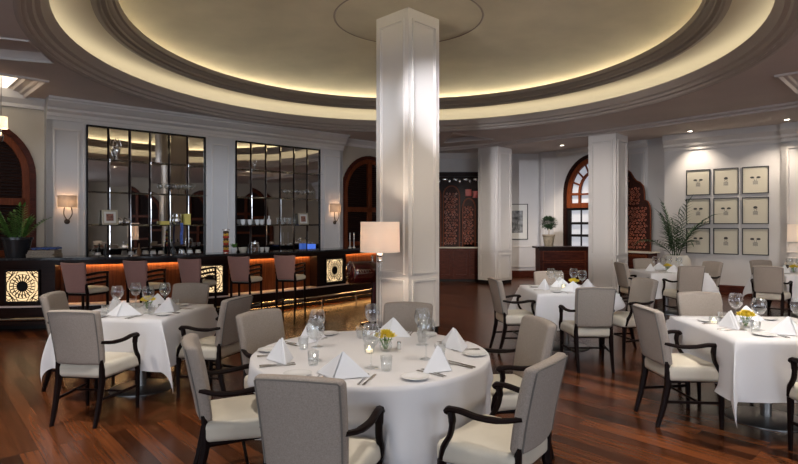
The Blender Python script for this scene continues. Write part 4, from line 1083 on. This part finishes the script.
# back-top position, facing, table, seat phrase, chair label
CH = [
 (-.45, 2.42, .21, .98, 'T1', 'nearest', 'grey armchair seen squarely from behind at the bottom of the picture'),
 (-1.25, 3.24, .94, .34, 'T1', 'left', 'grey armchair at the left of the round table, its cream seat facing right'),
 (-1.11, 4.28, .83, -.56, 'T1', 'rear left', 'grey armchair at the rear left of the round table, front of its back showing'),
 (.085, 4.74, -.20, -.98, 'T1', 'rear', 'grey armchair behind the round table against the centre column'),
 (1.02, 3.92, -.975, -.22, 'T1', 'rear right', 'grey armchair at the rear right of the round table, half hidden by the nearer one'),
 (.76, 2.74, -.80, .60, 'T1', 'near right', 'pale grey armchair at the right of the round table, largest on that side'),
 (-2.58, 4.30, .12, .99, 'T2', 'nearest', 'grey armchair seen from behind in front of the left square table'),
 (-3.46, 5.42, .985, .17, 'T2', 'left', 'pale armchair at the left end of the left square table, under the lattice square'),
 (-2.39, 6.30, -.10, -.99, 'T2', 'rear', 'beige armchair behind the left square table, facing the camera'),
 (-1.50, 5.12, -.95, .31, 'T2', 'right', 'grey armchair at the right of the left square table, seen from behind'),
 (1.20, 6.92, .99, .12, 'T3', 'left', 'armchair in profile at the left of the middle square table'),
 (2.13, 5.88, .03, 1, 'T3', 'nearest', 'blue-grey armchair seen from behind in front of the middle square table'),
 (2.17, 7.93, .0, -1, 'T3', 'rear', 'armchair behind the middle square table in front of the reception desk'),
 (3.12, 6.88, -.97, -.24, 'T3', 'right', 'curved grey armchair between the middle and right-hand square tables'),
 (2.03, 4.50, 1, .03, 'T4', 'left', 'grey armchair in profile at the left of the right-hand square table'),
 (3.0, 5.48, -.03, -1, 'T4', 'rear', 'pale blue-grey chair back behind the right-hand square table'),
 (3.02, 3.38, 0, 1, 'T4', 'nearest', 'cream-seated armchair cut by the lower right edge of the picture'),
 (3.97, 9.80, 1, .05, 'T5', 'left', 'armchair in profile at the left of the far right square table'),
 (4.83, 8.98, .03, 1, 'T5', 'nearest', 'grey armchair seen from behind at the far right square table'),
 (5.83, 10.1, -.97, -.25, 'T5', 'right', 'armchair at the right of the far right square table below the framed prints'),
 (4.90, 10.93, 0, -1, 'T5', 'rear', 'chair back behind the far right square table in front of the planter'),
 (6.02, 8.90, .66, .75, 'T6', 'near left', 'taupe armchair at the near left of the table by the right edge'),
 (6.95, 10.5, .10, -1, 'T6', 'rear', 'taupe chair back behind the table by the right edge, under the framed prints'),
]
seats = []
for (x, y, fx, fy, T, sn, lab) in CH:
    l = math.hypot(fx, fy); fx /= l; fy /= l
    sx, sy = x+fx*.325, y+fy*.325
    inst(ch, (sx, sy, 0), math.atan2(fy, fx)-PI/2, lab, 'matching dining armchairs')
    seats.append((sx, sy, fx, fy, T, sn))

def push_out(p, c, T, z):
    """keep the hanging cloth clear of the chair seats and arms"""
    for (sx, sy, fx, fy, TT, sn) in seats:
        if TT != T: continue
        for _ in range(30):
            dx, dy = p[0]-sx, p[1]-sy; u = dx*fx+dy*fy; v = dx*(-fy)+dy*fx
            if z > .51:
                k = max(0, min(1, (.735-z)/.2)); lim = .205*k-.3*(1-k)
            else: lim = .205
            if abs(v) < .285 and -.35 < u < lim: p = (p[0]+(c[0]-p[0])*.02+fx*.006, p[1]+(c[1]-p[1])*.02+fy*.006)
            else: break
    return p

def relax(bm, it, cond):
    for _ in range(it):
        new = {}
        for v in bm.verts:
            if cond(v) and v.link_edges:
                s = Vector((0, 0, 0))
                for e in v.link_edges: s += e.other_vert(v).co
                s /= len(v.link_edges); new[v] = Vector((v.co.x*.5+s.x*.5, v.co.y*.5+s.y*.5, v.co.z))
        for v, p in new.items(): v.co = p
TZ = .757
def table(key, label, clabel):
    t = TB[key]; c = t['c']; r = empty('dining_table', (c[0], c[1], 0), t.get('rot', 0), label, 'table')
    b = MB(); b.lathe([(0, 0), (.29, 0), (.29, .008), (.26, .016), (.05, .03), (0, .03)], 40); b.build('pedestal_foot', 'basemetal', r, smooth=True)
    b = MB(); b.lathe([(0, .03), (.04, .03), (.04, .70), (0, .70)], 20); b.build('pedestal', 'basemetal', r, smooth=True)
    if t['kind'] == 'round':
        b = MB(); b.lathe([(0, .70), (t['R']-.01, .70), (t['R']-.01, .735), (t['R']-.02, .75), (0, .75)], 64); b.build('table_top', 'midwood', r, smooth=True)
    else:
        b = MB(); b.box((0, 0, .725), (2*t['R']-.02, 2*t['R']-.02, .05)); b.build('table_top', 'midwood', r)
    # cloth
    b = MB(); bm = b.bm
    if t['kind'] == 'round':
        n = 160; Rr = t['R']; rings = []
        radii = [0, .15, .35, .55, .68, Rr-.015]
        for rr in radii:
            rings.append([bm.verts.new((c[0]+rr*math.cos(2*PI*k/n), c[1]+rr*math.sin(2*PI*k/n), TZ)) for k in range(n)] if rr else None)
        rows_ = 22; dropL = .60
        for j in range(rows_+1):
            d = dropL*j/rows_; rg = []
            for k in range(n):
                th = 2*PI*k/n
                f = .5*math.sin(th*9+.6)+.3*math.sin(th*14+2.1)+.35*math.sin(th*5+1.2)
                rr = Rr+.006*min(1, j/1.5)+.012*d+f*.085*min(1, d/.35)**1.2
                zz = TZ-.004-d if j else TZ-.004
                p = push_out((c[0]+rr*math.cos(th), c[1]+rr*math.sin(th)), c, key, zz)
                rg.append(bm.verts.new((p[0], p[1], zz)))
            rings.append(rg)
        cv = bm.verts.new((c[0], c[1], TZ))
        for k in range(n): bm.faces.new((cv, rings[1][k], rings[1][(k+1) % n]))
        for a_, b_ in zip(rings[1:], rings[2:]):
            for k in range(n): bm.faces.new((a_[k], a_[(k+1) % n], b_[(k+1) % n], b_[k]))
    else:
        a = t['R']; d = .44; n_in, n_out = 10, 14
        us = [-a-d+d*i/n_out for i in range(n_out)]+[-a+2*a*i/n_in for i in range(n_in+1)]+[a+d*(i+1)/n_out for i in range(n_out)]
        rt = t['rot']; cr, sr = math.cos(rt), math.sin(rt); N = len(us); g = []
        for i, u in enumerate(us):
            row = []
            for j, v in enumerate(us):
                eu, ev = max(0, abs(u)-a), max(0, abs(v)-a); su, sv = (1 if u > 0 else -1), (1 if v > 0 else -1)
                x, y = max(-a, min(a, u)), max(-a, min(a, v)); z = TZ
                if eu > 0 and ev == 0:
                    f = math.sin(v*7+su*1.3)*.016*min(1, eu/.3); x += su*(.004+.03*eu/d+f); z -= eu
                elif ev > 0 and eu == 0:
                    f = math.sin(u*7+sv*2.1)*.016*min(1, ev/.3); y += sv*(.004+.03*ev/d+f); z -= ev
                elif eu > 0 and ev > 0:
                    rr = math.hypot(eu, ev); ph = math.atan2(ev, eu); k = math.sin(2*ph)
                    cf = .30*(1-.6*(rr/(1.414*d))**2); x += su*((.004+.03*rr/d)*math.cos(ph)+rr*cf*k); y += sv*((.004+.03*rr/d)*math.sin(ph)+rr*cf*k)
                    # fold leans to one side
                    x -= su*rr*.10*k*(1 if su*sv > 0 else -1); z -= rr*(1-.02*k)
                wx, wy = c[0]+x*cr-y*sr, c[1]+x*sr+y*cr
                wx, wy = push_out((wx, wy), c, key, z) if z < TZ-.02 else (wx, wy)
                row.append(bm.verts.new((wx, wy, max(z, .04))))
            g.append(row)
        for i in range(N-1):
            for j in range(N-1): bm.faces.new((g[i][j], g[i+1][j], g[i+1][j+1], g[i][j+1]))
    relax(bm, 1 if t['kind'] == 'round' else 3, lambda v: v.co.z < .70 and not v.is_boundary)
    for v in bm.verts: v.co.z = max(v.co.z, .03)
    o = b.build('tablecloth', 'cloth', smooth='full'); tag(o, clabel, 'tablecloth')
    return r
table('T1', 'large round dining table in the foreground, hidden under its white cloth', 'white cloth falling in soft folds over the large round foreground table')
table('T2', 'square dining table at left with a round metal foot', 'white cloth over the left square table near the bar')
table('T3', 'square dining table in the middle distance right of the centre column', 'white cloth over the square table in the middle distance')
table('T4', 'square dining table at the right foreground', 'white cloth with a long hanging corner over the right foreground table')
table('T5', 'square dining table far at right in front of the planter', 'white cloth over the far right table in front of the planter')
table('T6', 'square dining table at the right edge beneath the lamp', 'white cloth over the table cut by the right edge beneath the lamp')

# ------------------------------------------------------------------ tableware
ZT = TZ+.001
def make_napkin():
    b = MB(); A = Vector((0, 0, .128))
    P = [Vector((-.15, .02, .001)), Vector((-.02, -.075, .001)), Vector((.14, .01, .001)), Vector((0, .06, .001))]
    def sheet(p, q, r_, th=.003, push=0):
        n = (q-p).cross(r_-p).normalized()*th; m = [p, q, r_]; m = [k_+n*push for k_ in m]
        v = [b.bm.verts.new(k_) for k_ in m]+[b.bm.verts.new(k_+n) for k_ in m]
        b.bm.faces.new(v[:3]); b.bm.faces.new((v[5], v[4], v[3]))
        for i in range(3): b.bm.faces.new((v[i], v[(i+1) % 3], v[3+(i+1) % 3], v[3+i]))
    for i in range(4): sheet(P[i], P[(i+1) % 4], A)
    sheet(P[0]+Vector((.02, -.01, 0)), Vector((-.02, -.082, .001)), Vector((0, -.008, .118)), push=1.5); sheet(Vector((-.02, -.082, .001)), P[2]+Vector((-.02, -.01, 0)), Vector((0, -.008, .118)), push=1.5)
    o = b.build('napkin', 'napkin'); tag(o, None, 'napkin'); return o
def make_plate():
    b = MB(); b.lathe([(0, 0), (.045, 0), (.05, .004), (.078, .013), (.080, .015), (.075, .016), (.05, .008), (0, .006)], 32); o = b.build('side_plate', 'china', smooth=True); tag(o, None, 'plate'); return o
def make_fork():
    b = MB()
    b.tube([(0, -.095, .003), (0, -.04, .004), (0, .01, .005), (0, .035, .004)], [.0065, .0045, .003, .0035], 6, .5)
    b.box((0, .045, .004), (.022, .022, .003))
    for k in range(4): b.box((-.009+.006*k, .075, .005), (.0032, .045, .002))
    o = b.build('fork', 'steel', smooth=True); tag(o, None, 'fork'); return o
def make_knife():
    b = MB(); b.tube([(0, -.10, .004), (0, -.05, .004), (0, .0, .004)], [.0075, .006, .004], 6, .6)
    b.box((.002, .055, .004), (.015, .11, .002)); o = b.build('knife', 'steel', smooth=True); tag(o, None, 'knife'); return o
def make_wine(s=1.0, nm='wine_glass', cat='wine glass'):
    b = MB(); b.lathe([(r_*s, z_*s) for r_, z_ in GL], 24); o = b.build(nm, 'glass', smooth='full'); tag(o, None, cat); return o
def make_tumbler():
    b = MB(); b.lathe([(0, 0), (.026, 0), (.030, .003), (.036, .085), (.0345, .085), (.029, .008), (0, .006)], 20); o = b.build('water_tumbler', 'glass', smooth='full'); tag(o, None, 'glass'); return o
P_nap, P_pl, P_fk, P_kn, P_wg, P_tb = make_napkin(), make_plate(), make_fork(), make_knife(), make_wine(1.32), make_tumbler()
P_nap.scale = (1.12, 1.12, 1.05)
for s in seats:
    sx, sy, fx, fy, T, sn = s; t = TB[T]; c = t['c']
    if T == 'T1':
        ux, uy = sx-c[0], sy-c[1]; l = math.hypot(ux, uy); ux /= l; uy /= l; rr = .60; edge = .63
    else:
        rt = t['rot']; best = None
        for k in range(4):
            a_ = rt+k*PI/2; d_ = (math.cos(a_), math.sin(a_)); q = d_[0]*(sx-c[0])+d_[1]*(sy-c[1])
            if best is None or q > best[0]: best = (q, d_)
        ux, uy = best[1]; rr = .28; edge = .36
    lx, ly = uy, -ux            # diner's left (diner faces -u)
    lx, ly = -(-uy), (-ux)
    ang = math.atan2(-uy, -ux)-PI/2
    nm = t['nm']; pos = '%s seat of the %s' % (sn, nm)
    def P(r_, o_): return (c[0]+ux*r_+lx*o_, c[1]+uy*r_+ly*o_, ZT)
    inst(P_nap, P(rr-.02 if T == 'T1' else rr, 0), ang+R.uniform(-.35, .35), 'white folded napkin standing at the '+pos, 'folded napkins')
    if T in ('T5', 'T6') and sn != 'nearest': 
        inst(P_wg, P(rr-.16, -.14), 0, 'stemmed wine glass at the '+pos, 'wine glasses'); continue
    lo = .25 if T == 'T1' else .24
    inst(P_pl, P(edge, lo if T == 'T1' else .23), 0, 'white side plate with a bread knife space at the '.replace('with a bread knife space ', '')+pos, 'side plates')
    inst(P_fk, P(edge, .125), ang+.05, 'outer steel fork at the '+pos, 'forks')
    if T in ('T1', 'T4', 'T2'): inst(P_fk, P(edge, .095), ang-.05, 'inner steel fork at the '+pos, 'forks')
    inst(P_kn, P(edge, -.13), ang+.04, 'outer steel knife at the '+pos, 'knives')
    if T in ('T1', 'T4', 'T2'): inst(P_kn, P(edge, -.165), ang-.04, 'inner steel knife at the '+pos, 'knives')
    inst(P_wg, P(rr-.21 if T == 'T1' else rr-.13, -.11 if T == 'T1' else -.16), 0, 'stemmed wine glass at the '+pos, 'wine glasses')
    if T in ('T1', 'T2', 'T4'): inst(P_tb, P(rr-.18 if T == 'T1' else rr-.06, -.21 if T == 'T1' else -.235), 0, 'clear water tumbler at the '+pos, 'water tumblers')

def make_flowers():
    r = empty('flower_vase', (0, 0, 0), 0, None, 'flowers')
    b = MB(); b.lathe([(0, 0), (.025, 0), (.042, .02), (.046, .045), (.038, .075), (.036, .075), (.043, .045), (.039, .022), (0, .006)], 20); b.build('glass_bowl', 'glass', r, smooth='full')
    b = MB(); bb_ = MB()
    for k in range(9):
        a_ = 2*PI*k/9; rr = .012 if k % 3 == 0 else .045; q = (rr*math.cos(a_), rr*math.sin(a_), .095+.018*(k % 3 == 0)+R.uniform(-.006, .006))
        b.tube([(.01*math.cos(a_+1), .01*math.sin(a_+1), .012), (q[0]*.6, q[1]*.6, .06), q], .0022, 5)
        f = MB()
        for ring, (n, tl, L) in enumerate(((6, 1.6, .032), (7, .8, .040), (7, .25, .042))):
            for j in range(n):
                t_ = 2*PI*j/n+ring*.4; leaf(f, Vector(q), Vector((math.cos(t_), math.sin(t_), tl)), L, .024, bend=-.25)
        f.build('blossom', 'petal', r)
    for k in range(8):
        t_ = R.uniform(0, 6.28); leaf(b, Vector((0, 0, .06)), Vector((math.cos(t_), math.sin(t_), .5)), .06, .015)
    b.build('stems', 'leaf', r)
    return r
def make_candle():
    r = empty('tealight_holder', (0, 0, 0), 0, None, 'candle')
    b = MB(); b.lathe([(0, 0), (.028, 0), (.034, .01), (.036, .06), (.034, .06), (.031, .01), (0, .008)], 20); b.build('glass_cup', 'glass', r, smooth='full')
    b = MB(); b.lathe([(0, .009), (.022, .009), (.022, .026), (0, .024)], 16); b.build('wax', 'wax', r, smooth=True)
    b = MB(); b.lathe([(0, .026), (.004, .032), (.005, .038), (0, .050)], 8); b.build('flame', 'flame', r, smooth=True)
    return r
def make_shaker():
    r = empty('salt_shaker', (0, 0, 0), 0, None, 'shaker')
    b = MB(); b.lathe([(0, 0), (.014, 0), (.014, .04), (0, .04)], 12); b.build('body', 'china', r, smooth=True)
    b = MB(); b.lathe([(0, .04), (.0145, .04), (.012, .052), (0, .055)], 12); b.build('cap', 'steel', r, smooth=True)
    return r
P_fl, P_cd, P_sk = make_flowers(), make_candle(), make_shaker()
for key, t in TB.items():
    c = t['c']; o = {'T1': (.095, .03), 'T2': (.05, .02), 'T3': (.10, 0), 'T4': (-.18, -.02), 'T5': (-.02, -.1), 'T6': (-.15, 0)}[key]
    inst(P_fl, (c[0]+o[0], c[1]+o[1], ZT), R.uniform(0, 6), 'small glass bowl of yellow flowers on the '+t['nm'], 'table flowers')
    if key in ('T6',): continue
    q = {'T1': (-.01, -.03), 'T2': (-.09, -.08), 'T3': (-.02, .05), 'T4': (-.34, .16), 'T5': (.1, -.05)}[key]
    inst(P_cd, (c[0]+q[0], c[1]+q[1], ZT), 0, 'lit tealight in a clear glass cup on the '+t['nm'], 'tealights')
    if key in ('T1', 'T2', 'T4'): inst(P_sk, (c[0]+o[0]+.09, c[1]+o[1]+.06, ZT), 0, 'white shaker with steel cap on the '+t['nm'], 'shakers')

# ------------------------------------------------------------------ fill downlights added out of view to brighten tables and chairs
for i, (x, y, e, *aim) in enumerate(((1.0, 2.3, 260, 2.2, 6.0, 34, .82, .89, 1), (.2, 2.6, 130, 2.0, 4.4, 30, .95, .95, 1), (-.7, 2.5, 170, -2.6, 4.4, 30, .92, .94, 1), (3.0, 3.0, 260, 5.0, 8.8, 26, 1, .95, .9), (-6.3, 3.2, 40), (-3.7, 3.9, 230), (-1.3, 2.9, 120), (1.2, 2.9, 120), (3.5, 3.85, 330), (6.6, 5.6, 230), (-6.1, 6.0, 110), (8.2, 8.9, 240), (5.9, 7.2, 260))):
    if not e: continue
    r = empty('downlight', (x, y, CZ), 0, 'added fill downlight in the ceiling out of view', 'downlight', 'added fill downlights out of view')
    b = MB(); b.lathe([(.065, .002), (.068, -.006), (.055, -.008), (.05, .0)], 20); b.build('trim_ring', 'trim', r, smooth=True)
    b = MB(); b.lathe([(0, -.003), (.048, -.003), (.048, .0)], 16); b.build('lamp_lens', 'downlight', r)
    l = light('SPOT', 'downlight_beam', (0, 0, -.03), e, (1, .92, .83), r, .08, (0, 0, 0), math.radians(100), .9)
    if aim:
        l.rotation_euler = Vector((aim[0]-x, aim[1]-y, .7-CZ)).to_track_quat('-Z', 'Y').to_euler(); l.data.spot_size = math.radians(aim[2]); l.data.color = aim[3:]
# fill spotlights without fixtures, added in the near-side cove to brighten walls and tables
for (sx, tx, ty, tz, e, ang, tone) in (
    (-2.6, -5.95, 9.5, 1.9, 260, 24, (.80, .87, 1)), (-1.2, -3.75, 11.3, 1.9, 560, 22, (.74, .84, 1)), (.4, -1.7, 13.1, 2.0, 520, 20, (.82, .88, 1)),
    (-.7, 3.7, 16.6, 1.8, 1700, 20, (.92, .93, 1)), (-.9, 5.4, 15.2, 1.9, 850, 20, (.95, .93, .95)), (-1.6, 7.3, 12.9, 1.9, 330, 30, (1, .93, .88)),
    (2.3, 1.5, 15.8, 1.4, 600, 14, (1, .9, .8)), (-2.0, .13, 8.1, 2.6, 30, 40, (1, .93, .80)), (2.0, .13, 8.1, 2.4, 34, 40, (.95, .95, 1)),
    (.4, 2.3, 7.3, .8, 500, 34, (1, .95, .9)), (3.6, 2.4, 7.2, .8, 600, 50, (1, .95, .9)), (2.9, 4.9, 10, .8, 480, 34, (1, .95, .9)), (1.9, 6.8, 9.6, .8, 520, 28, (1, .94, .88)), (2.4, -.9, 10.6, 0, 260, 40, (1, .85, .65)), (2.6, 1.5, 12.6, 0, 1300, 30, (1, .86, .7)),
    (.9, 2.64, 15.0, 2.0, 1000, 14, (1, .92, .84)), (1.0, 4.95, 12.9, 1.9, 650, 18, (1, .92, .84))):
    a_ = math.asin((sx-C0.x)/4.62); y_ = C0.y-4.62*math.cos(a_)
    d_ = Vector((tx-sx, ty-y_, tz-4.13)); light('SPOT', 'cove_fill_spot', (sx, y_, 4.13), e, tone, None, .06, d_.to_track_quat('-Z', 'Y').to_euler(), math.radians(ang), 1.0)

# ------------------------------------------------------------------ world, camera, colour
w = bpy.data.worlds.new('world'); sc.world = w; w.use_nodes = True
w.node_tree.nodes['Background'].inputs[0].default_value = (.55, .65, .8, 1); w.node_tree.nodes['Background'].inputs[1].default_value = .6
cam = bpy.data.cameras.new('camera'); co = bpy.data.objects.new('camera', cam); COL.objects.link(co); sc.camera = co
co.location = (0, 0, H); co.rotation_euler = (PI/2, 0, 0); cam.sensor_width = 36; cam.lens = F/798*36; cam.shift_y = -7/798; cam.clip_start = .05
sc.view_settings.view_transform = 'Standard'; sc.view_settings.look = 'None'; sc.view_settings.gamma = 1; sc.view_settings.use_curve_mapping = False
sc.view_settings.exposure = 0.62
